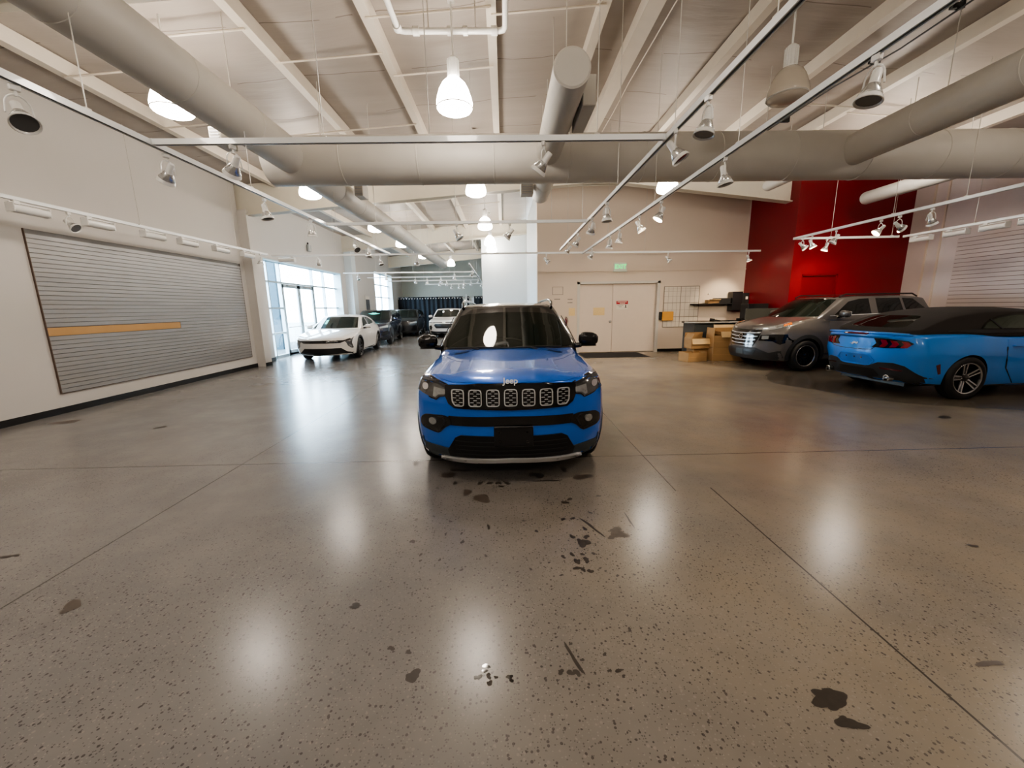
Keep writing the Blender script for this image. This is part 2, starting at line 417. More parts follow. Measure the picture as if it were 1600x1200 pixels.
# ------------------------------------------------------------------ roof steel
def rafter(y, xs, zs, label):
    o = MB()
    tops = [zp(x)+.16 for x in xs]
    for i in range(len(xs)-1):
        poly = [(xs[i], zs[i]), (xs[i+1], zs[i+1]), (xs[i+1], tops[i+1]), (xs[i], tops[i])]
        o.prism(poly, 'y', y-.035, y+.035)
        o.prism([(xs[i], zs[i]), (xs[i+1], zs[i+1]), (xs[i+1], zs[i+1]+.03), (xs[i], zs[i]+.03)], 'y', y-.14, y+.14)
    for x in (-4.5, -1.2, 4.6):
        if xs[0] < x < xs[-1]:
            pass
    r = o.build('roof_rafter', M['rafter']); return tag(r, label, 'steel rafter', 'main rafters of the roof', 'structure')
rafter(11.9, [-7.55, -3.4, .65, 2.2, 3.4, 7.2, 8.4], [4.18, 4.50, 4.81, 4.93, 4.93, 4.50, 4.36], 'cream steel rafter crossing the room behind the big duct, above the blank back wall')
rafter(4.35, [-7.3, -3.4, .65, 2.2, 7.2, 11.4], [4.3, 4.52, 4.81, 4.93, 4.6, 4.3], 'cream steel rafter just overhead at the top edge of the view')
rafter(19.75, [-7.6, -3.4, 1.12], [4.28, 4.60, 4.98], 'cream steel rafter above the front of the pale wall block')
rafter(27.4, [-7.6, -3.4, -1.05], [4.28, 4.62, 4.85], 'cream steel rafter farthest back, above the navy curtain')
names = ['over the left wall', 'hidden partly by the long left duct', 'second from the left duct', 'left of the nearest lit pendant', 'right above the nearest lit pendant', 'above the short capped duct',
         'just right of the short capped duct', 'above the inner right track', 'crossing above the unlit pendant', 'above the outer right track', 'above the right duct', 'above the far right duct', 'against the right wall']
for k, x in enumerate([-6.2, -4.75, -3.25, -1.7, -.1, 1.42, 2.1, 3.6, 5.2, 6.7, 8.2, 9.7]):
    mb = MB(); z = zp(x); y1 = 30.4 if x < -1.2 else (19.8 if x < 1.2 else (13.7 if x < 8.1 else 11.5))
    w = .065 if abs(x-2.1) > .1 else .12
    mb.prism([(x-w, z), (x+w, z), (x+w, z+.2), (x-w, z+.2)], 'y', -7.9, y1)
    tag(mb.build('roof_beam', M['beam']), 'cream roof purlin running away, '+names[k], 'roof beam', 'long roof purlins', 'structure')
brs = [(-6.2, -4.75, 6.5), (-6.2, -4.75, 8.15), (-3.25, -1.7, 6.62), (-1.7, -.1, 7.2), (-.1, 1.42, 6.05), (-4.75, -3.25, 5.9), (-4.75, -3.25, 8.9), (-3.25, -1.7, 8.9), (-1.7, -.1, 5.9),
       (5.2, 6.7, 8.2), (6.7, 8.2, 5.7), (6.7, 8.2, 8.4), (-3.25, -1.7, 14.5), (-1.7, -.1, 15.5), (-4.75, -3.25, 15.5)]
for a, c, y in brs:
    mb = MB(); mb.tube([(a, y, zp(a)-.012), (c, y, zp(c)-.012)], .014, 6)
    tag(mb.build('brace_rod', M['beam']), 'thin horizontal brace rod tied across two neighbouring roof purlins', 'brace rod', 'thin brace rods under the roof', 'structure')
mb = MB(); mb.tube([(2.25, 4.6, 5.33), (2.22, 7.6, 5.36), (2.2, 8.6, 5.30), (2.2, 12.5, 5.36)], .010, 6)
tag(mb.build('sprinkler_line', M['beam']), 'thin pale conduit running beside the ridge purlin', 'conduit')

# ------------------------------------------------------------------ storefront
def frame_window(name, y0, y1, z0, z1, vy, hz, door=None):
    root = bpy.data.objects.new(name, None); COL.objects.link(root); root.location = (-7.88, y0, z0); root['kind'] = 'structure'
    root['label'] = 'glazed storefront' if door else 'tall window'; 
    w = .05
    mb = MB()
    mb.span((-.05, 0, 0), (.05, y1-y0, .09)); mb.span((-.05, 0, z1-z0-.06), (.05, y1-y0, z1-z0))
    for y in [y0+.03, y1-.03]+vy: mb.span((-.06, y-y0-w/2, 0), (.06, y-y0+w/2, z1-z0))
    for a, b, z in hz: mb.span((-.05, a-y0, z-z0-.028), (.05, b-y0, z-z0+.028))
    mb.build('window_frame', M['alu'], root)
    mb = MB(); mb.span((-.004, .02, .05), (.004, y1-y0-.02, z1-z0-.03)) if not door else None
    if door:
        mb.span((-.004, .02, .05), (.004, door[0]-y0, z1-z0-.03)); mb.span((-.004, door[1]-y0, .05), (.004, y1-y0-.02, z1-z0-.03)); mb.span((-.004, door[0]-y0, door[2]), (.004, door[1]-y0, z1-z0-.03))
    mb.build('pane', M['pane'], root)
    return root
W1 = frame_window('window_1', 13.2, 19.3, 0.0, 3.28, [13.72, 14.5, 16.9, 17.95], [(13.2, 14.5, .84), (13.2, 14.5, 1.70), (13.2, 19.3, 2.58), (16.9, 19.3, 1.70), (16.9, 19.3, .84)], (14.5, 16.9, 2.58))
W1['label'] = 'tall glazed storefront with blue grey frame on the left wall'; W1['category'] = 'window'
W2 = frame_window('window_2', 24.2, 27.9, .8, 3.8, [26.2], [(24.2, 27.9, 1.55), (24.2, 27.9, 2.35), (24.2, 27.9, 3.1)])
W2['label'] = 'tall far window on the left wall between picture and curtain'; W2['category'] = 'window'
mb = MB(); mb.span((-7.95, 19.24, 0), (-7.61, 19.32, 3.28)); mb.span((-7.95, 27.86, .8), (-7.61, 27.92, 3.8)); mb.span((-7.95, 13.2, 3.24), (-7.61, 19.3, 3.29)); struct('trim_3', mb, M['reveal'])
for i, (a, b) in enumerate(((14.54, 15.69), (15.71, 16.86))):
    d = bpy.data.objects.new('door_%d' % (i+1), None); COL.objects.link(d); d.location = (-7.86, (a+b)/2, 0); d['kind'] = 'structure'; d['category'] = 'door'
    d['label'] = ('glass storefront door leaf nearer the slat panel', 'glass storefront door leaf with the blue grey post behind it')[i]
    h = (b-a)/2; mb = MB()
    mb.span((-.03, -h, 0), (.03, -h+.10, 2.54)); mb.span((-.03, h-.10, 0), (.03, h, 2.54)); mb.span((-.03, -h, .02), (.03, h, .2)); mb.span((-.03, -h, 2.42), (.03, h, 2.54))
    mb.build('door_frame', M['alu'], d)
    mb = MB(); mb.span((-.004, -h+.08, .18), (.004, h-.08, 2.44)); mb.build('pane', M['pane'], d)
    mb = MB(); mb.tube([(.05, -h+.12, 1.02), (.09, -h+.14, 1.02), (.09, h-.14, 1.02), (.05, h-.12, 1.02)], .016, 8); mb.build('push_bar', M['satin'], d)
    mb = MB(); mb.box((.06, 0, 2.50), (.06, .5, .07), bev=.01); mb.build('door_closer', M['grey_metal'], d)
# outside
mb = MB(); mb.span((-40, -5, -.25), (-7.95, 60, -.05)); o = struct('ground', mb, M['asphalt'])
t = mb = MB(); mb.box((-9.6, 17.2, 2.2), (.42, .42, 4.5)); tag(mb.build('porch_column', M['outcol']), 'blue grey porch post standing outside the storefront doors', 'column', kind='structure')
mb = MB(); mb.span((-11.2, 11, -.05), (-8.0, 24, .0)); struct('sidewalk', mb, mat('walk_grey', (.035, .055, .065), .9))

# ------------------------------------------------------------------ back wall double door and its signs
mb = MB()
mb.span((2.47, 13.68, 0), (2.56, 13.86, 2.40)); mb.span((5.19, 13.68, 0), (5.28, 13.86, 2.40)); mb.span((2.47, 13.68, 2.32), (5.28, 13.86, 2.40)); struct('trim_4', mb, M['jamb'])
d3 = bpy.data.objects.new('door_3', None); COL.objects.link(d3); d3.location = (3.87, 13.84, 0); d3['kind'] = 'structure'; d3['category'] = 'door'; d3['label'] = 'wide pair of flush white doors under the green exit sign'
for a, b in ((-1.30, -.165), (-.155, 1.31)):
    mb = MB(); mb.span((a, -.02, .015), (b, .02, 2.31)); mb.build('door_leaf', M['door'], d3)
mb = MB(); T = Matrix.Translation((-.24, -.03, 1.06)) @ Matrix.Rotation(R(90), 4, 'X')
mb.lathe([(.035, -.01), (.035, .0), (.014, .01), (.014, .035), (.032, .05), (.034, .07), (.02, .08)], 16, T); mb.build('door_knob', M['steel'], d3, 40)
mb = MB(); mb.span((5.19, 13.79, .0), (5.20, 13.80, .01)); 
def sheet(name, x0, x1, z0, z1, y, m, label, cat, th=.006, group=None, rot=0):
    mb = MB(); mb.span((-(x1-x0)/2, -th/2, -(z1-z0)/2), ((x1-x0)/2, th/2, (z1-z0)/2)); o = mb.build(name, m, None); o.location = ((x0+x1)/2, y, (z0+z1)/2); o.rotation_euler = (0, rot, 0)
    return tag(o, label, cat, group)
s = sheet('warning_sign', 3.84, 4.24, 1.47, 1.75, 13.812, M['paper'], 'white notice with a red heading taped on the doors', 'sign')
mb = MB(); mb.span((-.2, -.006, .03), (.2, -.002, .14)); mb.build('heading', M['sign_red'], s)
mb = MB()
for q in range(7): mb.span((-.16+q*.046, -.009, .095), (-.125+q*.046, -.006, .122))
for q in range(4): mb.span((-.08+q*.046, -.009, .048), (-.045+q*.046, -.006, .072))
mb.build('lettering', M['paper'], s)
mb = MB(); mb.span((-.17, -.006, -.01), (.04, -.003, 0)); mb.span((-.11, -.006, -.06), (-.02, -.003, -.05)); mb.span((.11, -.006, -.08), (.14, -.003, .01)); mb.span((.09, -.006, -.09), (.16, -.003, -.075)); mb.build('small_print', M['matte_black'], s)
sheet('taped_note', 3.05, 3.44, 1.28, 1.54, 13.812, M['paper_yellow'], 'yellowed paper taped to the left door leaf', 'paper')
sheet('taped_note', 2.19, 2.40, 1.28, 1.54, 13.697, M['paper_yellow'], 'yellowed paper taped to the wall left of the doors', 'paper')
s = sheet('wall_frame', 1.63, 1.99, 1.98, 2.25, 13.694, M['line'], 'small empty thin-rimmed rectangle on the wall above the windscreen pillar', 'frame', .012)
mb = MB(); mb.span((-.165, -.009, -.12), (.165, -.005, .12)); mb.build('panel', M['wall_warm'], s)
for k, (x, z, w, l) in enumerate(((1.80, 1.84, .2, 'row of small dark labels under the thin empty frame'), (2.24, 1.83, .17, 'upper of two short dark marks left of the doors'), (2.24, 1.72, .17, 'lower of two short dark marks left of the doors'))):
    mb = MB()
    for q in range(4): mb.span((-w/2+q*w/4, -.002, -.014), (-w/2+q*w/4+w/7, .002, .014))
    o = mb.build('wall_mark', M['charcoal']); o.location = (x, 13.696, z); tag(o, l, 'mark')
e = thing('exit_sign', 'lit green exit sign above the double doors', 'sign', (3.88, 13.64, 2.86))
mb = MB(); mb.box((0, 0, 0), (.42, .09, .26), bev=.015); mb.box((0, 0, -.14), (.46, .1, .03)); mb.build('housing', M['exit_box'], e)
text('lettering', 'EXIT', .19, M['exit_green'], e, (0, -.048, 0), (R(90), 0, 0), .003, bold=.004)
mb = MB(); b = thing('whiteboard', 'gridded planning board on the back wall above the desk end', 'board', (6.02, 13.69, 1.52))
mb.span((-.60, -.012, -.68), (.60, 0, .68)); mb.build('writing_surface', M['board'], b)
mb = MB(); 
for x in (-.60, -.03, .60): mb.span((x-.008, -.02, -.68), (x+.008, -.012, .68))
for z in (-.68, -.33, .14, .68): mb.span((-.60, -.02, z-.008), (.60, -.012, z+.008))
for x in (-.45, -.3, -.16, .13, .29, .45): mb.span((x-.003, -.016, -.66), (x+.003, -.012, .66))
for z in (-.5, -.1, .35, .52, .60): mb.span((-.59, -.016, z-.003), (.59, -.012, z+.003))
mb.build('grid_lines', M['line'], b)
f = thing('file_holder', 'orange paper tray mounted on the wall between doors and gridded board', 'file holder', (5.52, 13.62, 1.22))
mb = MB(); mb.box((.03, -.03, 0), (.38, .03, .30), bev=.01); mb.build('front_sheet', M['orange'], f)
mb = MB(); mb.box((-.02, .03, .01), (.44, .09, .26), bev=.01); mb.build('tray', M['matte_black'], f)
o = thing('door_mat', 'long black entrance mat on the floor before the double doors', 'mat', (3.5, 12.95, 0))
mb = MB(); mb.prism([(-1.0, -.62), (1.02, -.62), (1.0, .62), (-.98, .62)], 'z', .001, .012); mb.build('pile', M['mat_black'], o)
mb = MB()
for a, c in (((-1.03, -.65), (1.05, -.62)), ((-1.03, .62), (1.03, .65)), ((-1.03, -.62), (-.98, .62)), ((1.0, -.62), (1.05, .62))): mb.span((*a, .001), (*c, .009))
mb.build('rubber_edge', M['black_rubber'], o)
x = thing('fire_extinguisher', 'small dark red fire extinguisher on the wall behind the car mirror', 'fire extinguisher', (2.08, 13.58, .95))
mb = MB(); mb.lathe([(.05, 0), (.06, .02), (.06, .28), (.03, .34), (.02, .36)], 16); mb.build('cylinder', M['red_dark'], x, 40); x.scale = (.75, .75, .75)
mb = MB(); mb.box((0, 0, .39), (.03, .12, .04)); mb.tube([(0, -.03, .38), (.06, -.06, .34), (.08, -.06, .15)], .012, 6); mb.build('valve', M['matte_black'], x)
mb = MB(); mb.span((-.02, -.02, 0), (.02, .02, .03)); o = mb.build('wall_switch', M['white_metal']); o.location = (6.95, 13.68, 1.92); tag(o, 'tiny thermostat on the wall right of the gridded board', 'thermostat')
# red door
d4 = bpy.data.objects.new('door_4', None); COL.objects.link(d4); d4.location = (8.995, 11.62, 0); d4['kind'] = 'structure'; d4['category'] = 'door'; d4['label'] = 'red painted door set in the red wall behind the grey car'
mb = MB(); mb.span((-.5, -.02, .01), (.5, .02, 2.36)); mb.build('door_leaf', M['red_door'], d4)
mb = MB(); mb.span((-.525, -.1, 0), (-.48, .05, 2.38)); mb.span((.48, -.1, 0), (.525, .05, 2.38)); mb.span((-.525, -.1, 2.34), (.525, .05, 2.38)); mb.build('door_frame', M['red_door'], d4)
mb = MB(); T = Matrix.Translation((.4, -.02, 1.0)) @ Matrix.Rotation(R(90), 4, 'X'); mb.lathe([(.03, 0), (.015, .01), (.015, .04), (.03, .05), (.025, .07)], 12, T); mb.build('door_knob', M['steel'], d4, 40)

# ------------------------------------------------------------------ slat panels
def slatwall(name, x, y0, y1, z0, z1, pitch, mface, mgroove, label, sgn):
    r = thing(name, label, 'slat panel', (x, (y0+y1)/2, z0))
    h = (y1-y0)/2; mb = MB(); n = int((z1-z0)/pitch); g = pitch*.13
    mb.span((0, -h, 0), (sgn*.012, h, z1-z0)); mb.build('groove_backing', mgroove, r)
    mb = MB()
    for k in range(n):
        a = k*pitch+g/2; b = (k+1)*pitch-g/2
        if sgn > 0 and k in SKIP: 
            mb.span((sgn*.012, h-2.36, a), (sgn*.026, h, b)); continue
        mb.span((sgn*.012, -h, a), (sgn*.026, h, b))
    mb.build('slats', mface, r)
    return r
SKIP = (13, 14)
sp = slatwall('slatwall', -7.3, 6.5, 11.5, .33, 2.90, .0715, M['slat'], M['groove'], 'long grey metal slat panel on the left wall with a bare wood strip', 1)
mb = MB(); mb.span((.012, -2.5, .935), (.024, .14, 1.065)); mb.span((.024, -2.5, .95), (.027, .12, .975)); mb.build('exposed_wood_strip', M['wood'], sp)
mb = MB(); mb.span((0, -2.51, 0), (.028, -2.5, 2.57)); mb.span((0, 2.5, 0), (.028, 2.504, 2.57)); mb.span((0, -2.51, -.006), (.028, 2.504, 0)); mb.build('edge_strip', mat('edge_brown', (.12, .08, .06), .6), sp)
slatwall('slatwall', 11.4, 4.6, 10.22, .35, 3.1, .098, M['slat_white'], M['groove_r'], 'pinkish white slat panel on the right wall behind the bright blue car', -1)

# ------------------------------------------------------------------ floor marks (children of the floor)
def blob(px, py, rx, ry, ang, m, name='stain', seed=0, z=.0006):
    rn = random.Random(seed); n = 26; ph = [rn.uniform(0, 6.28) for _ in range(5)]; vs = [(px, py, z)]
    for k in range(n):
        a = 2*math.pi*k/n
        q = 1+sum(.34/(j+1)*math.sin((j+2)*a+ph[j]) for j in range(5))*.75
        X, Y = rx*q*math.cos(a), ry*q*math.sin(a)
        vs.append((px+X*math.cos(ang)-Y*math.sin(ang), py+X*math.sin(ang)+Y*math.cos(ang), z))
    mb = MB(); mb.add(vs, [(0, k+1, (k+1) % n+1) for k in range(n)])
    o = mb.build(name, m, FLOOR)
    for pl in o.data.polygons:
        if pl.normal.z < 0: pl.flip()
MARKS = [(-0.438, 1.492, 0.036, 0.027, 0, 'stain'), (-0.148, 1.476, 0.016, 0.013, 0, 'wet'), (-0.121, 1.533, 0.012, 0.009, 0, 'wet'), (-0.105, 1.526, 0.008, 0.009, 0, 'wet'), (-0.12, 1.505, 0.011, 0.01, 0, 'wet'), (-0.101, 1.48, 0.011, 0.014, 0, 'wet'), (-0.096, 1.446, 0.015, 0.01, 0, 'wet'), (-0.069, 1.473, 0.008, 0.008, 0, 'wet'), (-0.009, 1.473, 0.012, 0.012, 0, 'wet'), (-0.001, 1.456, 0.009, 0.011, 0, 'wet'), (-0.486, 1.618, 0.013, 0.012, 0, 'stain'), (-0.576, 1.642, 0.017, 0.013, 0, 'stain'), (0.112, 1.631, 0.008, 0.01, 0, 'stain'), (0.074, 1.593, 0.008, 0.008, 0, 'stain'), (0.289, 1.637, 0.008, 0.008, 0, 'stain'), (0.22, 1.489, 0.013, 0.014, 0, 'stain'), (0.262, 1.484, 0.014, 0.016, 0, 'stain'), (0.29, 1.483, 0.016, 0.016, 0, 'stain'), (0.327, 1.547, 0.009, 0.009, 0, 'stain'), (0.148, 1.456, 0.008, 0.009, 0, 'stain'), (0.437, 1.573, 0.01, 0.009, 0, 'stain'), (0.438, 1.488, 0.009, 0.008, 0, 'stain'), (0.479, 1.487, 0.019, 0.009, 0, 'stain'), (0.492, 1.459, 0.008, 0.008, 0, 'stain'), (0.598, 1.713, 0.009, 0.012, 0, 'stain'), (0.29, 1.555, 0.081, 0.01, -1.19, 'stain'), (-0.358, 3.269, 0.047, 0.046, 0, 'stain_soft'), (-0.224, 3.149, 0.082, 0.063, 0, 'stain_soft'), (0.416, 2.779, 0.016, 0.023, 0, 'stain'), (0.556, 2.639, 0.015, 0.023, 0, 'stain'), (0.449, 2.541, 0.02, 0.022, 0, 'stain'), (0.547, 2.536, 0.02, 0.023, 0, 'stain'), (0.515, 2.46, 0.038, 0.046, 0, 'stain'), (0.49, 2.49, 0.019, 0.023, 0, 'stain'), (0.412, 2.339, 0.014, 0.02, 0, 'stain'), (0.351, 2.316, 0.013, 0.018, 0, 'stain'), (0.433, 2.263, 0.017, 0.032, 0, 'stain'), (0.494, 2.276, 0.019, 0.027, 0, 'stain'), (0.48, 2.336, 0.018, 0.01, 0, 'stain'), (0.423, 2.197, 0.025, 0.017, 0, 'stain'), (0.455, 2.18, 0.013, 0.019, 0, 'stain'), (0.497, 2.166, 0.017, 0.019, 0, 'stain'), (0.555, 2.341, 0.014, 0.012, 0, 'stain'), (0.494, 2.787, 0.018, 0.016, 0, 'stain'), (0.646, 2.865, 0.014, 0.015, 0, 'stain'), (0.774, 3.142, 0.018, 0.017, 0, 'stain'), (0.519, 3.097, 0.027, 0.017, 0, 'stain'), (0.47, 3.043, 0.026, 0.027, 0, 'stain'), (-0.148, 2.693, 0.011, 0.032, 0, 'stain'), (-0.324, 2.51, 0.012, 0.021, 0, 'stain'), (-0.153, 2.346, 0.009, 0.015, 0, 'stain'), (-0.087, 2.616, 0.008, 0.014, 0, 'stain'), (-0.341, 2.617, 0.009, 0.014, 0, 'stain'), (-0.456, 2.612, 0.008, 0.014, 0, 'stain'), (-0.586, 2.378, 0.01, 0.014, 0, 'stain'), (-0.575, 2.313, 0.008, 0.012, 0, 'stain'), (-0.451, 2.316, 0.009, 0.012, 0, 'stain'), (-0.298, 2.211, 0.01, 0.012, 0, 'stain'), (0.132, 2.199, 0.009, 0.012, 0, 'stain'), (0.253, 2.26, 0.007, 0.01, 0, 'stain'), (0.114, 2.77, 0.01, 0.014, 0, 'stain'), (0.201, 2.623, 0.012, 0.015, 0, 'stain'), (-0.713, 2.826, 0.011, 0.017, 0, 'stain'), (-0.584, 2.867, 0.009, 0.012, 0, 'stain'), (-0.638, 3.37, 0.013, 0.023, 0, 'stain'), (-0.444, 2.785, 0.013, 0.014, 0, 'stain'), (0.315, 2.136, 0.012, 0.01, 0, 'stain'), (0.562, 2.191, 0.008, 0.008, 0, 'stain'), (0.589, 2.162, 0.008, 0.007, 0, 'stain'), (0.754, 2.123, 0.01, 0.007, 0, 'stain'), (0.651, 2.118, 0.011, 0.009, 0, 'stain'), (-0.675, 2.532, 0.017, 0.023, 0, 'stain'), (0.78, 2.618, 0.04, 0.035, 0, 'stain_soft'), (0.786, 2.556, 0.051, 0.049, 0, 'stain_soft'), (0.719, 2.519, 0.028, 0.019, 0, 'stain_soft'), (0.61, 2.665, 0.13, 0.012, -1.09, 'stain'), (0.915, 2.74, 0.09, 0.008, -1.52, 'stain'), (-0.49, 3.462, 0.025, 0.024, 0, 'stain'), (-0.258, 3.449, 0.025, 0.024, 0, 'stain'), (-0.169, 3.445, 0.025, 0.024, 0, 'stain'), (-0.087, 3.44, 0.025, 0.024, 0, 'stain'), (-0.006, 3.436, 0.025, 0.024, 0, 'stain'), (-0.062, 3.372, 0.022, 0.02, 0, 'stain'), (0.282, 3.598, 0.069, 0.055, 0, 'stain'), (0.563, 3.717, 0.032, 0.051, 0, 'stain'), (0.369, 3.467, 0.112, 0.017, 0, 'stain'), (-0.582, 3.646, 0.094, 0.045, 0, 'stain_soft'), (0.713, 3.538, 0.083, 0.064, 0, 'stain_soft'), (-0.469, 3.756, 0.105, 0.032, 0, 'stain'), (1.308, 1.33, 0.067, 0.041, 0, 'stain'), (1.299, 1.352, 0.042, 0.027, 0, 'stain'), (1.305, 1.303, 0.036, 0.02, 0, 'stain'), (1.302, 1.23, 0.049, 0.023, 0, 'stain'), (1.286, 1.24, 0.029, 0.016, 0, 'stain'), (-2.451, 1.989, 0.048, 0.045, 0, 'stain_soft'), (-0.853, 1.928, 0.032, 0.019, 0, 'stain'), (-1.506, 3.675, 0.032, 0.045, 0, 'stain'), (-3.397, 2.475, 0.027, 0.022, 0, 'stain'), (-3.343, 2.487, 0.018, 0.015, 0, 'stain'), (3.067, 2.317, 0.025, 0.02, 0, 'stain'), (2.135, 1.465, 0.056, 0.015, 0, 'stain_soft'), (-0.964, 3.968, 0.034, 0.052, 0, 'stain'), (-6.693, 5.91, 0.145, 0.144, 0, 'stain_soft'), (-4.936, 5.524, 0.057, 0.065, 0, 'stain'), (6.089, 5.214, 0.1, 0.06, 0, 'stain')]
for k, (a, b_, c_, d_, e_, m_) in enumerate(MARKS): blob(a, b_, c_, d_, e_, M[m_], seed=k, z=.0006+.00001*k)

# ------------------------------------------------------------------ ducts
def duct(pts, r, label, cap0=False, cap1=False, seams=1.2, extra=None):
    a, c = Vector(pts[0]), Vector(pts[1]); d = c-a; L = d.length
    root = thing('air_duct', label, 'air duct', tuple(a)); q = d.to_track_quat('Z', 'Y').to_matrix().to_4x4()
    prof = []; 
    if cap0: prof += [(r*.90, -.012), (r*.99, 0)]
    n = max(2, int(L/seams)); prof.append((r, 0))
    for k in range(1, n):
        z = L*k/n; prof += [(r, z-.012), (r*1.018, z-.008), (r*1.018, z+.008), (r, z+.012)]
    prof.append((r, L))
    if cap1: prof += [(r*.93, L+.03)]
    mb = MB(); mb.lathe(prof, 40, q, cap=(True, True)); o = mb.build('duct_shell', M['duct'], root, 30)
    # hanger straps
    m2 = max(1, int(L/2.6))
    for k in range(m2+1):
        mb = MB(); pz = a+d*((k+.35)/(m2+1)); q_ = pz-a; mb.tube([q_+Vector((0, 0, r*.98)), (q_.x, q_.y, zp(pz.x)+.17-a.z)], .006, 6)
        mb.build('hanger_wire', M['wire'], root)
    return root
ZD = 4.12
duct([(-3.95, 7.5, ZD), (11.35, 7.5, ZD)], .385, 'largest white round duct crossing the room from side to side', cap0=True)
duct([(-3.50, -6, ZD), (-3.50, 7.3, ZD)], .27, 'long white duct from overhead left down to the big cross duct')
dl = duct([(-3.50, 7.7, ZD-.05), (-3.50, 24.0, ZD)], .25, 'white duct continuing beyond the cross duct towards the curtain', cap1=True)
dc = duct([(.78, 4.82, ZD), (.78, 7.3, ZD)], .205, 'short white duct with a flat round cap facing the camera', cap0=True, seams=.9)
duct([(.86, 7.75, ZD-.03), (.86, 9.6, ZD-.03)], .19, 'short rounded duct end just below the far side of the cross duct', cap1=True, seams=.9)
duct([(5.95, -6, ZD), (5.95, 7.25, ZD)], .25, 'white duct from upper right meeting the big cross duct')
duct([(6.05, 7.8, ZD+.1), (6.05, 9.6, ZD+.1)], .12, 'pale duct stub behind the cross duct beside the red wall', cap1=True, seams=.9)
duct([(9.2, -6, ZD), (9.2, 7.3, ZD)], .22, 'white duct farthest right joining the big cross duct')
duct([(9.05, 7.8, ZD), (9.05, 10.4, ZD)], .15, 'slim pinkish duct with rounded end before the red wall', cap1=True, seams=.9)
def vent(x, y, z, sx, sy, sz, label, face):
    v = thing('duct_vent', label, 'vent', (x, y, z)); mb = MB(); mb.box((0, 0, 0), (sx, sy, sz), bev=.008); mb.build('vent_box', M['duct'], v)
    mb = MB()
    for k in range(5):
        t = -sz/2+sz*(k+.7)/5.4
        if face == 'y': mb.box((0, -sy/2-.004, t), (sx*.78, .01, .018))
        else: mb.box((sx/2*face, 0, t), (.012, sy*.78, .018))
    mb.build('louver', M['vent'], v)
vent(-3.02, 9.2, 4.10, .18, .36, .28, 'square register on the side of the left duct beyond the cross duct', 'y')
vent(1.08, 5.75, 4.16, .16, .8, .34, 'grey box register on the side of the short capped duct', 1)
vent(.52, 9.0, 4.05, .26, .3, .26, 'small box register left of the rounded duct end', 'y')
vent(-3.9, 6.2, 3.98, .16, .35, .2, 'pale register on the side of the long left duct near the track', 'y')
# white plastic pipe near the roof
pp = thing('sprinkler_pipe', 'white U-shaped pipe with couplings under the roof at top centre', 'pipe', (-.6, 5.85, 5.08))
mb = MB(); mb.tube([(-.68, -6, 0), (-.68, -.08, 0), (-.66, -.02, 0), (-.6, 0, 0), (.6, 0, 0), (.66, -.02, 0), (.68, -.08, 0), (.68, -6, 0)], .036, 12); mb.build('pipe_run', M['white_metal'], pp, 50)
mb = MB()
for a, c in (((-.68, -.12, 0), (-.68, -.04, 0)), ((-.5, 0, 0), (-.42, 0, 0)), ((-.06, 0, 0), (.0, 0, 0)), ((.5, 0, 0), (.58, 0, 0)), ((.14, 0, 0), (.2, 0, 0))): mb.tube([a, c], .052, 12)
mb.build('coupling', M['white_metal'], pp, 40)
mb = MB(); mb.tube([(-.3, 0, .03), (-.3, 0, .40)], .008, 6); mb.tube([(.3, 0, .03), (.3, 0, .40)], .008, 6); mb.build('hanger_rod', M['wire'], pp)
# black cable with clips between right purlins
cb = thing('cable_run', 'thin black cable with three dark clips under the roof at upper right', 'cable', (5.85, 5.0, 5.24))
mb = MB(); mb.tube([(0, -3, .0), (0, .4, -.01), (0, 1.5, -.03), (-.1, 2.6, .0), (-.1, 4.8, .02)], .012, 6); mb.build('cable', M['matte_black'], cb)
for y in (.75, 1.9, 3.9):
    mb = MB(); mb.box((-.03, y, .02), (.12, .05, .06)); mb.box((-.09, y, .05), (.03, .05, .12)); mb.box((.04, y, .04), (.03, .05, .10)); mb.build('clip', M['matte_black'], cb)

# ------------------------------------------------------------------ pendant lamps
def make_pendant(lit):
    root = bpy.data.objects.new('pendant_lamp', None); COL.objects.link(root)
    mb = MB(); mb.lathe([(.055, .20), (.10, .185), (.15, .14), (.19, .07), (.218, -.01), (.235, -.08), (.235, -.125), (.215, -.165), (.15, -.195), (.03, -.20)], 20, cap=(True, True)); sh = mb.build('bowl', M['bulb'] if lit else M['acrylic_off'], root, 60)
    mb = MB(); mb.lathe([(.234, -.130), (.241, -.138), (.231, -.146)], 20, cap=(False, False)); mb.build('rim', M['white_metal'], sh, 40)
    mb = MB(); mb.lathe([(.06, .18), (.068, .21), (.068, .42), (.05, .44), (.02, .46)], 20)
    for k in range(12):
        a = 2*math.pi*k/12; mb.box((.072*math.cos(a), .072*math.sin(a), .315), (.012, .010, .20), rot=Matrix.Rotation(a, 4, 'Z'))
    mb.build('ballast_housing', M['white_metal'], root, 30)
    mb = MB(); mb.tube([(0, 0, .44), (0, 0, 1.12)], .012, 8); mb.box((0, 0, 1.08), (.09, .09, .05), bev=.01); mb.build('stem', M['white_metal'], root)
    return root
PL = make_pendant(True); PU = make_pendant(False)
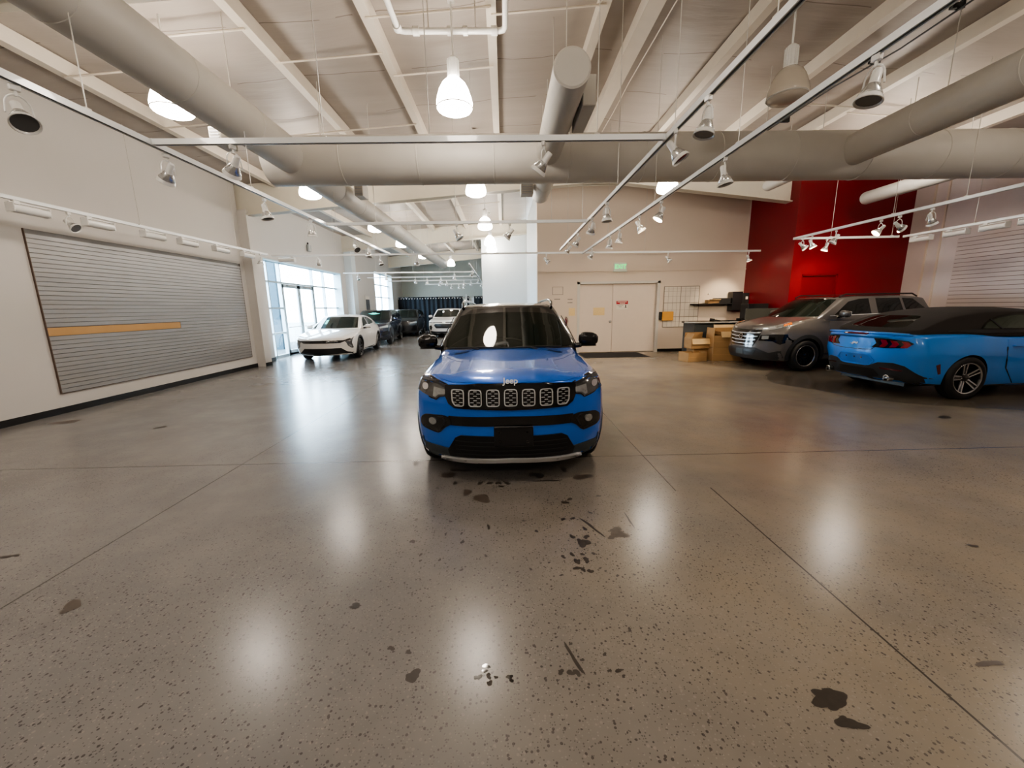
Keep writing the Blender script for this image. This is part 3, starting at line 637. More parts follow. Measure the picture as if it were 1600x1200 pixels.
pend = [(-.60, 5.8, 1, 'lit white pendant lamp nearest the camera, hanging above the blue car'), (-4.24, 5.8, 1, 'lit pendant lamp partly hidden behind the long left duct'),
        (3.66, 5.6, 0, 'unlit clear pendant lamp hanging between the two right tracks'), (-.60, 9.77, 1, 'lit pendant lamp peeking below the middle of the cross duct'),
        (-4.36, 9.77, 1, 'lit pendant lamp peeking below the left end of the cross duct'), (3.78, 9.7, 1, 'lit pendant lamp peeking below the cross duct above the exit sign'),
        (-.58, 13.8, 1, 'first lit pendant lamp wholly visible beyond the cross duct in the middle row'), (-4.2, 13.9, 1, 'lit pendant lamp left of the duct, first beyond the storefront edge'),
        (-.55, 17.3, 1, 'lit pendant lamp second beyond the cross duct in the middle row'), (-4.2, 17.3, 1, 'lit pendant lamp left of the duct, second beyond the cross duct'),
        (-.54, 19.3, 1, 'lit pendant lamp last in the middle row, before the pale block wall'), (-4.1, 21.2, 1, 'lit pendant lamp beside the far duct over the dark cars'),
        (-3.2, 25.2, 1, 'smallest lit pendant lamp farthest back before the curtain'), (7.9, 8.6, 1, 'lit pendant lamp above the cross duct over the parked cars'), 
        (-.6, 1.6, 1, 'unseen lit pendant lamp added overhead behind the camera in the middle row'), (-4.3, 1.6, 1, 'unseen lit pendant lamp added overhead in the left row behind the view'), (3.7, 1.6, 1, 'unseen lit pendant lamp added overhead in the right row behind the view'), (8.0, 4.4, 1, 'unseen lit pendant lamp added over the bright blue car outside the view'),  # unseen lamps, here and on the next line, added to light the room
        (-.6, -3, 1, 'unseen lit pendant lamp added far behind the camera, middle'), (-4.3, -3, 1, 'unseen lit pendant lamp added far behind the camera, left'), (4.2, -3, 1, 'unseen lit pendant lamp added far behind the camera, right')]
ul = ut = False
for x, y, lit, lab in pend:
    src = PL if lit else PU
    if (lit and not ul) or (not lit and not ut):
        src.location = (x, y, 4.31); tag(src, lab, 'pendant lamp', 'white pendant lamps')
        if lit: ul = True
        else: ut = True
    else: tag(copy_tree(src, (x, y, 4.31), 0, lab), lab, 'pendant lamp', 'white pendant lamps')

# ------------------------------------------------------------------ lighting tracks
ZT = 3.17
def track(a, c, label, wires, z=ZT):
    a = Vector((a[0], a[1], z)); c = Vector((c[0], c[1], z)); d = (c-a); L = d.length; ang = math.atan2(d.y, d.x)
    r = thing('track_rail', label, 'lighting track', tuple(a), ang)
    mb = MB(); mb.span((0, -.022, -.004), (L, .022, .036)); mb.span((0, -.022, -.014), (L, -.012, -.004)); mb.span((0, .012, -.014), (L, .022, -.004)); mb.build('rail', M['track'], r)
    mb = MB(); mb.span((.01, -.012, -.008), (L-.01, .012, -.0045)); mb.build('conductor_slot', M['charcoal'], r)
    for w in wires:
        p = a+d*(w/L); mb = MB(); mb.tube([(w, 0, .03), (w, 0, (3.88 if abs(p.x+3.31) < .05 and abs(d.x) < .1 else zp(p.x))-z)], .0045, 6); mb.box((w, 0, .04), (.05, .03, .02)); mb.build('suspension_wire', M['wire'], r)
    for e in (0, L):
        mb = MB(); mb.box((e, 0, .011), (.03, .05, .056), bev=.005); mb.build('end_cap', M['track'], r)
    return r
track((-3.31, -3), (-3.31, 12.1), 'long left ceiling track running from over the camera to the storefront', (3.9, 6.6, 8.7, 11.4, 14.0))
track((-3.28, 4.17), (1.57, 4.17), 'nearest white cross track spanning between left and inner right tracks', (1.6, 2.6, 4.2))
track((-3.28, 7.93), (1.59, 7.93), 'second white cross track behind the big duct', (.9, 2.4, 4.2))
track((1.58, -3), (1.62, 11.75), 'inner right long track ending above the car roof', (5.6, 7.0, 8.9, 11.5, 13.4))
track((2.42, -3), (2.42, 12.6), 'outer right long track sloping past the unlit pendant', (5.3, 7.4, 9.7, 12.6))
track((-6.71, -3), (-6.71, 11.9), 'track beside the left wall carrying long wall washers', (7.6, 10.9, 13.6))
track((-6.71, 12.15), (7.9, 12.62), 'long thin cross track near the back wall', (1.8, 4.5, 7.4, 11.0, 14.2))
track((7.38, -2), (7.34, 10.38), 'long angled track on the right meeting at a point before the red wall', (5.0, 8.6, 9.8))
track((7.34, 10.38), (9.9, 10.28), 'short track crossing before the red wall', (.9, 2.4))
track((10.05, 10.28), (10.15, -2), 'track beside the right slat panel carrying wall washers', (1.5, 4.5, 8))
track((-7.0, 18.1), (-1.3, 18.35), 'far cross track before the dark cars, nearest of the far set', (1.4, 3.0, 4.6))
track((-6.9, 20.9), (-1.3, 20.9), 'far cross track, second of the far set', (2.4, 4.4))
track((-6.6, 23.6), (-1.4, 23.6), 'far cross track, third of the far set', (2.0, 4.8))
track((-5.2, 27.2), (-1.5, 27.2), 'farthest cross track just before the navy curtain', (1.0, 3.3))
track((-1.25, 15.0), (-1.42, 28.6), 'far lengthwise track left of the pale block wall', (1.0, 2.5, 5.0, 7.5, 10))

def make_head(lit, name='track_spotlight'):
    r = bpy.data.objects.new(name, None); COL.objects.link(r)
    mb = MB(); mb.box((0, 0, -.035), (.07, .045, .05), bev=.006); mb.tube([(0, 0, -.05), (0, 0, -.10)], .012, 8); mb.build('track_adapter', M['white_metal'], r)
    mb = MB(); pts = []
    for k in range(13):
        a = math.pi*k/12; pts.append((.078*math.cos(a), 0, -.19+.10*math.sin(a)))
    mb.tube(pts, .0075, 6); mb.tube([(-.078, 0, -.19), (-.084, 0, -.25)], .0075, 6); mb.tube([(.078, 0, -.19), (.084, 0, -.25)], .0075, 6); mb.build('yoke', M['white_metal'], r, 60)
    mb = MB(); mb.lathe([(.028, .125), (.036, .115), (.038, .03), (.045, .0), (.085, -.085), (.098, -.11), (.102, -.125), (.096, -.128), (.078, -.10)], 20, cap=(True, False))
    h = mb.build('lamp_housing', M['white_metal'], r, 40); h.location = (0, 0, -.235)
    mb = MB(); mb.lathe([(.088, -.104), (.088, -.112)], 20); mb.build('lens', M['lens_on'] if lit else M['lens_off'], h, 30)
    mb = MB(); mb.lathe([(.046, .0), (.086, -.084), (.087, -.082), (.048, .004)], 20, cap=(False, False)); mb.build('reflector', M['silver'], h, 60)
    return r
HO, HL = make_head(False), make_head(True)
first = {0: True, 1: True}
for q_ in (HO, HL): q_.scale = (.8, .8, .8)
def head(x, y, rz, tilt, lit, lab, grp, z=ZT):
    src = HL if lit else HO
    if first[lit]:
        first[lit] = False; o = src; o.location = (x, y, z-.01); o.rotation_euler = (0, 0, rz)
    else: o = copy_tree(src, (x, y, z-.01), rz, lab)
    tag(o, lab, 'spotlight', grp)
    for c in o.children:
        if c.name.startswith('lamp_housing'): c.rotation_euler = (tilt, 0, 0)
ordn = ['first', 'second', 'third', 'fourth', 'fifth', 'sixth', 'seventh', 'eighth']
def heads(rail, L, grp):
    for k, (x, y, rz, tilt, lit) in enumerate(L):
        head(x, y, R(rz), R(tilt), lit, '%s %s spotlight from the camera end of the %s' % (ordn[k], 'lit' if lit else 'unlit', rail), grp)
heads('long left track', [(-3.33, 3.12, 60, -38, 0), (-3.33, 4.36, 70, 40, 0), (-3.33, 6.0, 90, -12, 0), (-3.33, 7.36, 20, 8, 0), (-3.32, 9.41, 50, -50, 0), (-3.32, 10.3, 15, -10, 0)], 'spotlights on the long left track')
heads('inner right track', [(1.58, 3.34, 100, 12, 0), (1.58, 3.92, 65, -35, 0), (1.60, 6.45, 20, -5, 0), (1.60, 7.5, 15, 32, 0), (1.61, 9.0, 60, 35, 0), (1.61, 10.2, 60, 42, 0)], 'spotlights on the inner right track')
heads('outer right track', [(2.42, 2.85, 100, 14, 0), (2.42, 4.63, 70, -12, 0), (2.42, 6.41, 90, 28, 1), (2.42, 7.4, 80, -30, 0), (2.42, 8.63, 50, 10, 0), (2.42, 9.4, 30, 12, 0), (2.42, 11.3, 40, 40, 0)], 'spotlights on the outer right track')
for k, (x, y, rz, t, lit, lab) in enumerate([(-2.55, 4.17, 60, 45, 0, 'spotlight turned down right on the nearest cross track, left'), (.41, 4.17, 60, 42, 0, 'spotlight below the short capped duct on the nearest cross track'),
        (-.87, 7.93, 80, -35, 0, 'left spotlight on the second cross track'), (.13, 7.93, 70, 45, 0, 'right spotlight on the second cross track')]):
    head(x, y, R(rz), R(t), lit, lab, 'spotlights on the near cross tracks')
bk = lambda x: 12.15+.47*(x+6.71)/14.6
for x, rz, t, lit, lab in [(-5.41, 30, 20, 0, 'spotlight before the upper storefront glass on the thin cross track'), (-3.63, 60, -25, 0, 'spotlight over the white sedan on the thin cross track'), (-2.56, 20, 35, 0, 'spotlight near the far duct on the thin cross track'),
        (1.29, 70, -45, 0, 'spotlight left of the exit sign on the thin cross track'), (5.02, 60, -40, 0, 'spotlight above the gridded board on the thin cross track'), (7.55, 60, -20, 1, 'lit spotlight at the red wall end of the thin cross track')]:
    head(x, bk(x), R(rz), R(t), lit, lab, 'spotlights on the thin cross track')
for k, (x, y, rz, t, lit) in enumerate([(7.37, 7.11, 100, -30, 0), (7.37, 7.68, 90, -55, 1), (7.37, 8.05, 80, 45, 1), (7.36, 9.1, 60, 30, 0), (7.36, 9.8, 50, -25, 1), (7.36, 10.1, 80, -50, 0)]):
    head(x, y, R(rz), R(t), lit, '%s %s spotlight from the right edge on the angled track' % (ordn[k], 'lit' if lit else 'unlit'), 'spotlights on the right angled track')
head(8.15, 10.34, R(70), R(20), 1, 'lit spotlight aimed down before the red wall on the short track', 'spotlights on the right angled track')
far = [(-5.2, 18.2, 10, 10, 0), (-6.4, 18.15, 50, -30, 0), (-4.5, 20.9, 0, 20, 1), (-3.9, 20.9, 0, 0, 1), (-3.2, 20.9, 0, 20, 0), (-2.2, 18.3, 30, 20, 0), (-3.7, 23.6, 20, 10, 1), (-3.3, 23.6, 20, 15, 1), (-3.0, 27.2, 20, 15, 1), (-3.5, 27.2, 20, 15, 1), (-2.7, 27.2, 0, 15, 1), (-2.3, 23.6, 0, 15, 1), (-1.9, 23.6, 0, 10, 0), (-1.3, 17.0, 60, 40, 0), (-1.35, 21.6, 60, 20, 1), (-1.38, 25.0, 60, 20, 1), (-1.4, 27.5, 60, 20, 1)]
fl = ['first cross track, middle', 'first cross track near the second window', 'second cross track, left end', 'second cross track, beside its left neighbour', 'second cross track, centre', 'first cross track, right end',
      'third cross track, left one', 'third cross track, next to the left one', 'farthest track, middle of three', 'farthest track, left of three', 'farthest track, right of three', 'third cross track, right one', 'third cross track, right end',
      'lengthwise track, nearest', 'lengthwise track, second', 'lengthwise track, third', 'lengthwise track, last']
for (x, y, rz, t, lit), l in zip(far, fl): head(x, y, R(rz), R(t), lit, 'small far %s spotlight on the %s' % ('lit' if lit else 'unlit', l), 'small far spotlights')
head(-6.71, 6.65, R(90), R(-50), 0, 'unlit spotlight between the first two wall washers on the left', 'spotlights by the left wall')
head(-6.68, 11.5, R(90), R(10), 0, 'unlit spotlight beside the white column at the end of the wall washers', 'spotlights by the left wall')

def make_washer():
    r = bpy.data.objects.new('wall_washer', None); COL.objects.link(r)
    mb = MB(); mb.box((0, -.15, -.03), (.05, .08, .05), bev=.006); mb.box((0, 0, -.035), (.03, .46, .014)); mb.build('track_adapter', M['white_metal'], r)
    prof = [(.062*math.cos(a), .062*math.sin(a)) for a in [math.pi*(1.0+1.35*k/14)-.5 for k in range(15)]]
    mb = MB(); mb.prism([(p[0], p[1]-.105) for p in prof], 'y', -.22, .22); mb.build('housing', M['white_metal'], r, 40)
    
    for q in (-.225, .225): mb = MB(); mb.box((0, q, -.10), (.125, .012, .125), bev=.005); mb.build('end_plate', M['white_metal'], r)
    return r
WW = make_washer(); WW.location = (-6.71, 6.12, ZT-.01); tag(WW, 'white trough wall washer first from the left edge', 'wall washer', 'wall washers on the left track')
for y, l in ((7.1, 'second from the left edge'), (8.15, 'third from the left edge'), (9.0, 'fourth from the left edge'), (10.0, 'fifth from the left edge'), (11.0, 'last before the white column')):
    copy_tree(WW, (-6.71, y, ZT-.01), 0, 'white trough wall washer '+l)
o = copy_tree(WW, (-6.3, 12.16, ZT-.01), R(90), 'white trough wall washer before the top left storefront pane')
for k, y in enumerate((9.85, 9.1, 8.4, 7.75)):
    copy_tree(WW, (10.06, y, ZT-.01), R(180), 'cream wall washer %s from the red wall on the right track' % ordn[k], 'wall washers on the right track')
cm = thing('security_camera', 'small white box speaker on the wall above the storefront', 'speaker', (-7.55, 16.3, 3.98))
mb = MB(); mb.box((0, 0, 0), (.10, .22, .26), bev=.02); mb.build('housing', M['grey_metal'], cm)
mb = MB(); mb.box((-.03, 0, .16), (.04, .05, .1)); mb.build('bracket', M['matte_black'], cm)

# ------------------------------------------------------------------ far room: picture, curtain
p = thing('framed_picture', 'dark framed picture on the left wall between storefront and far window', 'picture', (-7.59, 22.6, 1.95))
mb = MB(); mb.span((0, -.36, -.42), (.03, .36, .42)); mb.build('frame', M['jamb'], p)
mb = MB(); mb.span((.03, -.30, -.36), (.034, .30, .2)); mb.build('print', M['poster'], p)
mb = MB(); mb.span((.03, -.30, .2), (.034, .30, .36)); mb.build('mount', M['paper'], p)
c = thing('pipe_and_drape', 'long navy curtain on a rod with pale grommets across the far room', 'curtain', (-4.7, 29.0, 0))
mb = MB()
def drape(x0, x1):
    n = int((x1-x0)/.045); vs = []
    for k in range(n+1):
        x = x0+(x1-x0)*k/n; y = .06*math.sin(x*19)+.02*math.sin(x*7.3)
        vs += [(x, y, .02), (x, y*.7, 2.42)]
    mb.add(vs, [(2*k, 2*k+2, 2*k+3, 2*k+1) for k in range(n)])
drape(-2.85, 1.75); drape(2.05, 2.2); drape(2.55, 3.55); mb.build('drape', M['navy'], c, 70)
mb = MB(); mb.tube([(-2.85, 0, 2.36), (3.6, 0, 2.36)], .02, 8); mb.build('rod', M['steel'], c)
mb = MB()
for k in range(34):
    x = -2.8+k*.19
    if x < 3.5: mb.box((x, -.08, 2.30), (.05, .02, .05))
g = mb.build('grommets', M['paper'], c)
mb = MB(); mb.box((2.0, -.02, 1.3), (.05, .05, 2.5)); mb.build('pole', M['white_metal'], c)
sheet('white_panel', -2.35, -2.0, .0, 2.4, 29.3, M['wall_cool'], 'narrow white panel showing in the curtain gap', 'panel', .04)

# ------------------------------------------------------------------ desk corner
d = thing('reception_desk', 'charcoal reception desk with rounded black top behind the cardboard boxes', 'desk', (6.9, 12.35, 0))
mb = MB(); mb.span((-1.15, -.30, 0), (-.52, .45, 1.02)); mb.build('end_panel', M['charcoal'], d)
mb = MB(); mb.span((-.52, -.22, 0), (1.05, .40, 1.02)); mb.build('front_panel', M['top_black'], d)
mb = MB(); pl = [(-1.32, -.02), (-1.28, -.22), (-1.12, -.36), (-.9, -.42), (1.15, -.40), (1.15, .55), (-1.15, .55), (-1.3, .25)]; mb.prism(pl, 'z', 1.03, 1.075); mb.build('desk_top', M['top_black'], d)
mb = MB(); mb.tube([(x, y, 1.052) for x, y in pl[:5]], .022, 8); mb.build('edge_banding', M['top_edge'], d)
mb = MB(); b1 = thing('black_cabinet', 'black two-door cabinet standing on the desk behind the grey car', 'cabinet', (7.72, 12.35, 1.076))
mb.box((0, 0, .26), (.62, .42, .50), bev=.012); mb.build('carcass', M['matte_black'], b1)
mb = MB(); mb.box((-.20, -.218, .26), (.19, .015, .46)); mb.build('door', M['black_plastic'], b1); mb = MB(); mb.tube([(-.2, -.23, .12), (-.2, -.23, .18)], .012, 8); mb.build('knob', M['chrome'], b1)
b2 = thing('desk_hutch', 'low grey desk screen beside the red wall', 'screen', (7.55, 11.68, 0))
mb = MB(); mb.box((.05, 0, 1.19), (1.10, .05, .52), bev=.01); mb.build('screen_panel', mat('hutch_grey', (.06, .062, .055), .5), b2)
mb = MB(); mb.box((-.42, 0, .47), (.05, .05, .94)); mb.box((.52, 0, .47), (.05, .05, .94)); mb.build('leg', M['charcoal'], b2)
sh = thing('wall_shelf', 'black wall shelf unit mounted above the desk', 'shelf', (7.75, 13.53, 1.62))
mb = MB(); mb.box((-.75, 0, -.02), (1.35, .30, .03)); mb.box((-.38, .05, .08), (.55, .22, .17)); mb.build('shelf_board', M['matte_black'], sh)
mb = MB(); mb.box((.02, -.02, .06), (.34, .30, .62), bev=.01); mb.build('upright_case', M['black_plastic'], sh)
mb = MB(); mb.box((.45, -.02, .04), (.5, .28, .56), bev=.01); mb.build('side_case', M['matte_black'], sh)
mb = MB(); mb.box((.32, -.17, .16), (.07, .012, .09)); mb.box((.42, -.17, -.12), (.35, .02, .02)); mb.build('white_tag', M['paper'], sh)
bx = thing('open_carton', 'small open cardboard carton tilted on the wall shelf', 'box', (6.98, 13.52, 1.62), R(0))
mb = MB(); mb.box((0, -.02, .06), (.36, .24, .12), rot=rot_m(ry=R(-3))); mb.build('carton', M['card'], bx)
mb = MB(); mb.box((.02, -.17, .10), (.38, .1, .01), rot=rot_m(rx=R(-35))); mb.build('flap', M['card_light'], bx)
kb = thing('desk_phone', 'small black phone lying on the desk end', 'phone', (6.5, 12.3, 1.076), R(8))
mb = MB(); mb.prism([(-.12, 0), (.12, 0), (.12, .05), (-.12, .03)], 'x', -.1, .1); mb.build('base', M['black_plastic'], kb)
mb = MB(); mb.tube([(-.09, -.09, .06), (-.09, .09, .07)], .022, 8); mb.build('handset', M['black_plastic'], kb)
kb = thing('keyboard', 'thin black keyboard lying beside the phone on the desk', 'keyboard', (6.82, 12.25, 1.076), R(-4))
mb = MB(); mb.box((0, 0, .012), (.40, .14, .02), bev=.004); mb.build('base', M['black_plastic'], kb)
pt = thing('paper_tray', 'black paper tray before the black cabinet on the desk', 'tray', (7.28, 12.2, 1.076))
mb = MB(); mb.box((0, 0, .02), (.2, .26, .03)); mb.box((0, 0, .07), (.2, .26, .012)); mb.box((-.095, 0, .045), (.01, .26, .06)); mb.build('tray', M['matte_black'], pt)

def carton(loc, d, rz, label, flaps=(), mats=('card', 'card_light'), tape=True):
    c = thing('cardboard_box', label, 'box', loc, R(rz)); x, y, z = d
    mb = MB(); t = .008
    if flaps:
        mb.span((-x/2, -y/2, 0), (x/2, -y/2+t, z)); mb.span((-x/2, y/2-t, 0), (x/2, y/2, z)); mb.span((-x/2, -y/2, 0), (-x/2+t, y/2, z)); mb.span((x/2-t, -y/2, 0), (x/2, y/2, z)); mb.span((-x/2, -y/2, 0), (x/2, y/2, t))
    else: mb.box((0, 0, z/2), d, bev=.004)
    mb.build('carton_body', M[mats[0]], c)
    for side, a in flaps:
        mb = MB(); w = min(x, y)*.42
        if side in 'fb':
            s = -1 if side == 'f' else 1
            T = Matrix.Translation((0, s*y/2, z)) @ Matrix.Rotation(R(a)*s, 4, 'X'); mb.box((0, 0, 0), (1, 1, 1)); mb.v = []; mb.f = []; mb.m = []
            vs = [T @ Vector(q) for q in ((-x/2, 0, 0), (x/2, 0, 0), (x/2, 0, w), (-x/2, 0, w), (-x/2, -.006*s, 0), (x/2, -.006*s, 0), (x/2, -.006*s, w), (-x/2, -.006*s, w))]
        else:
            s = -1 if side == 'l' else 1
            T = Matrix.Translation((s*x/2, 0, z)) @ Matrix.Rotation(-R(a)*s, 4, 'Y')
            vs = [T @ Vector(q) for q in ((0, -y/2, 0), (0, y/2, 0), (0, y/2, w), (0, -y/2, w), (-.006*s, -y/2, 0), (-.006*s, y/2, 0), (-.006*s, y/2, w), (-.006*s, -y/2, w))]
        mb.add(vs, [(0, 1, 2, 3), (7, 6, 5, 4), (0, 4, 5, 1), (2, 6, 7, 3), (1, 5, 6, 2), (0, 3, 7, 4)]); mb.build('flap', M[mats[1]] if a < 0 else M[mats[0]], c)
    if tape:
        mb = MB(); mb.box((0, -y/2-.001, z*.5), (x*.98, .002, .006)); mb.build('tape_seam', M['wood'], c)
    return c
carton((5.38, 11.25, 0), (.62, .42, .26), 14, 'lowest left cardboard box with its side flap folded out', (('l', 120), ('f', 150)))
carton((5.70, 11.62, .0), (.50, .36, .33), 8, 'brown cardboard box standing behind the lowest left box', ())
carton((5.62, 11.55, .332), (.56, .40, .29), 6, 'open cardboard box on top of the left pile with raised flaps', (('l', 25), ('b', 10), ('f', -160)))
carton((6.34, 11.34, 0), (.88, .50, .38), -3, 'large cardboard box at the bottom of the right pile', ())
carton((6.34, 11.34, .382), (.88, .50, .34), -3, 'cardboard box in the middle of the right pile', (('l', 4), ('b', 20)))
carton((6.44, 11.35, .726), (.66, .44, .10), -5, 'shallow open carton on top of the right pile, pale inside', (('b', -20), ('f', -150)), mats=('card', 'card_light'), tape=False)
# ------------------------------------------------------------------ car bodies
def cv(*k):
    xs = [a for a, _ in k]; ys = [b for _, b in k]; n = len(xs)
    d = [(ys[i+1]-ys[i])/(xs[i+1]-xs[i]) for i in range(n-1)]
    m = [d[0]]+[0 if d[i-1]*d[i] <= 0 else 2*d[i-1]*d[i]/(d[i-1]+d[i]) for i in range(1, n-1)]+[d[-1]]
    def f(x):
        if x <= xs[0]: return ys[0]
        if x >= xs[-1]: return ys[-1]
        i = max(j for j in range(n-1) if xs[j] <= x); h = xs[i+1]-xs[i]; t = (x-xs[i])/h
        return ys[i]*(2*t**3-3*t**2+1)+h*m[i]*(t**3-2*t**2+t)+ys[i+1]*(3*t**2-2*t**3)+h*m[i+1]*(t**3-t**2)
    return f
def axis_list(r, n, k=4):
    e = [1-r+r*math.tan(math.pi/4*j/k) for j in range(1, k+1)]
    return [-q for q in e[::-1]]+[-(1-r)+2*(1-r)*i/n for i in range(n+1)]+e
def uround(p, r):
    c = [max(-(1-r[i]), min(1-r[i], p[i])) for i in range(3)]; d = Vector([(p[i]-c[i])/r[i] for i in range(3)])
    if d.length < 1e-9: return p
    d.normalize(); return tuple(c[i]+r[i]*d[i] for i in range(3))
def unit_shell(r, n):
    A = [axis_list(r[i], n[i]) for i in range(3)]; vs = []; fs = []; idx = {}
    def V(p):
        k = tuple(round(q, 5) for q in p)
        if k not in idx: idx[k] = len(vs); vs.append(uround(p, r))
        return idx[k]
    for ax in range(3):
        a, b = [i for i in range(3) if i != ax]
        for s in (-1, 1):
            for i in range(len(A[a])-1):
                for j in range(len(A[b])-1):
                    q = []
                    for da, db in ((0, 0), (1, 0), (1, 1), (0, 1)):
                        p = [0, 0, 0]; p[ax] = s; p[a] = A[a][i+da]; p[b] = A[b][j+db]; q.append(V(p))
                    fs.append(q)
    return vs, fs
class Form:
    # y grows from nose to tail, x sideways, z up
    def __init__(s, L, front, rear, W, zb, zt, r=(.06, .12, .14), n=(60, 24, 14)):
        s.L, s.front, s.rear, s.W, s.zb, s.zt = L, front, rear, W, zb, zt
        vs, fs = unit_shell(r, n); s.vs = [s.map(p) for p in vs]; s.fs = fs
        bm = bmesh.new(); bv = [bm.verts.new(p) for p in s.vs]
        for f in fs: bm.faces.new([bv[i] for i in f])
        bmesh.ops.recalc_face_normals(bm, faces=bm.faces); s.bvh = BVHTree.FromBMesh(bm); s.fs = [[v.index for v in f.verts] for f in (bm.verts.index_update() or bm.faces)]; bm.free()
    def map(s, p):
        u, v, w = p; t = (u+1)/2; h = (w+1)/2; y = s.L*t
        for _ in range(3):
            z0, z1 = s.zb(y), s.zt(y, v); z = z0+(z1-z0)*h
            y = s.front(v, z)*(1-t)+s.rear(v, z)*t
        return Vector((v*s.W(y, z), y, z))
    def build(s, name, m, parent, cut=None, dark=None, smooth=38):
        mb = MB(); mb.add(s.vs, s.fs); o = mb.build(name, [m, dark] if dark else m, parent, smooth)
        if cut:
            cb = MB()
            for y, z, rad in cut:
                for sg in (-1, 1):
                    T = Matrix.Translation((sg*.9, y, z)) @ Matrix.Rotation(R(90), 4, 'Y'); cb.lathe([(rad, -.34), (rad, .34)], 40, T)
            co = cb.build('cutter', [m, dark], parent); co.data.polygons.foreach_set('material_index', [1]*len(co.data.polygons))
            md = o.modifiers.new('b', 'BOOLEAN'); md.object = co; md.operation = 'DIFFERENCE'; md.solver = 'EXACT'
            bpy.context.view_layer.update()
            me = bpy.data.meshes.new_from_object(o.evaluated_get(bpy.context.evaluated_depsgraph_get()))
            o.modifiers.clear(); o.data = me; bpy.data.objects.remove(co)
            me.polygons.foreach_set('use_smooth', [True]*len(me.polygons)); me.set_sharp_from_angle(angle=R(smooth))
        return o
DIRS = {'front': (Vector((0, 1, 0)), lambda a, b: Vector((a, -4, b))), 'rear': (Vector((0, -1, 0)), lambda a, b: Vector((a, 10, b))),
        '+x': (Vector((-1, 0, 0)), lambda a, b: Vector((4, a, b))), '-x': (Vector((1, 0, 0)), lambda a, b: Vector((-4, a, b))), 'top': (Vector((0, 0, -1)), lambda a, b: Vector((a, b, 5)))}
def patch_mb(mb, forms, poly, dr, off=.004, th=.012, step=.06, holes=None):
    bm = bmesh.new(); d, org = DIRS[dr]
    def ring(pl): return [bm.verts.new((a, b, 0)) for a, b in pl]
    if holes is None:
        bm.faces.new(ring(poly)); bmesh.ops.triangulate(bm, faces=bm.faces[:])
    else:   # ring between poly and holes (same point count)
        A, B = ring(poly), ring(holes); n = len(A)
        for i in range(n): bm.faces.new((A[i], A[(i+1) % n], B[(i+1) % n], B[i]))
    xs = [p[0] for p in poly]; ys = [p[1] for p in poly]
    for ax, lo, hi in ((0, min(xs), max(xs)), (1, min(ys), max(ys))):
        q = lo+step
        while q < hi-1e-4:
            nn = Vector((1, 0, 0)) if ax == 0 else Vector((0, 1, 0))
            bmesh.ops.bisect_plane(bm, geom=bm.verts[:]+bm.edges[:]+bm.faces[:], plane_co=nn*q, plane_no=nn, dist=1e-5); q += step
    for v in bm.verts:
        o = org(v.co.x, v.co.y); best = None
        for f in forms:
            h, n, _, dist = f.bvh.ray_cast(o, d)
            if h is not None and (best is None or dist < best[1]): best = (h, dist)
        if best is None:
            c = o+d*(5.5 if dr == 'rear' else (4.2 if dr == 'front' else 3.2))
            h, n, _, dist = forms[0].bvh.find_nearest(c); best = (h, 0)
        v.co = best[0]
    bm.normal_update()
    if sum((f.normal.dot(-d)*f.calc_area() for f in bm.faces)) < 0:
        bmesh.ops.reverse_faces(bm, faces=bm.faces); bm.normal_update()
    for v in bm.verts:
        if not v.link_faces: continue
    ns = {v: v.normal.copy() for v in bm.verts}; bm.verts.index_update(); nv = len(bm.verts)
    vs = [v.co+ns[v]*off for v in bm.verts]+[v.co-ns[v]*th for v in bm.verts]
    fs = [[v.index for v in f.verts] for f in bm.faces]
    for e in bm.edges:
        if e.is_boundary:
            a, b = e.link_loops[0].vert.index, e.link_loops[0].link_loop_next.vert.index
            fs.append([b, a, a+nv, b+nv])
    mb.add(vs, fs); bm.free(); return mb
def smooth_poly(pl, r=.35, n=3):
    out = []; N = len(pl)
    for i in range(N):
        p0, p, p1 = Vector(pl[i-1]), Vector(pl[i]), Vector(pl[(i+1) % N])
        a, b = p.lerp(p0, r), p.lerp(p1, r)
        for k in range(n+1):
            t = k/n; out.append(tuple(a*(1-t)**2+p*2*t*(1-t)+b*t*t))
    return out
def mx(pl): return [(-a, b) for a, b in pl][::-1]
class Car:
    def __init__(s, label, loc, rz, name='car'):
        s.root = thing(name, label, 'car', loc, rz); s.forms = []
    def patch(s, name, poly, dr, m, off=.004, th=.012, step=.07, parent=None, holes=None, forms=None, smooth=35, label=None):
        mb = MB(); patch_mb(mb, forms or s.forms, poly, dr, off, th, step, holes); o = mb.build(name, m, parent or s.root, smooth)
        # keep the winding that points outwards
        if label: o['label'] = label
        return o
    def both(s, name, poly, dr, m, **k):
        o1 = s.patch(name, poly, dr, m, **k)
        o2 = s.patch(name, poly if dr in ('+x', '-x') else mx(poly), {'+x': '-x', '-x': '+x'}.get(dr, dr), m, **k); return o1, o2
    def ring(s, name, poly, w, dr, m, **k):
        cx = sum(p[0] for p in poly)/len(poly); cy = sum(p[1] for p in poly)/len(poly)
        n = len(poly); inner = []
        ar = sum(poly[i-1][0]*poly[i][1]-poly[i][0]*poly[i-1][1] for i in range(n)); sg = 1 if ar > 0 else -1
        for i in range(n):
            p0, p, p1 = Vector(poly[i-1]), Vector(poly[i]), Vector(poly[(i+1) % n])
            a = (p-p0).normalized(); b = (p1-p).normalized(); nn = Vector((-(a+b).y, (a+b).x))
            if nn.length < 1e-6: nn = Vector((-a.y, a.x))
            nn.normalize(); inner.append(tuple(p+nn*sg*w/max(.5, nn.dot(Vector((-a.y, a.x))))))
        return s.patch(name, poly, dr, m, holes=inner, **k)
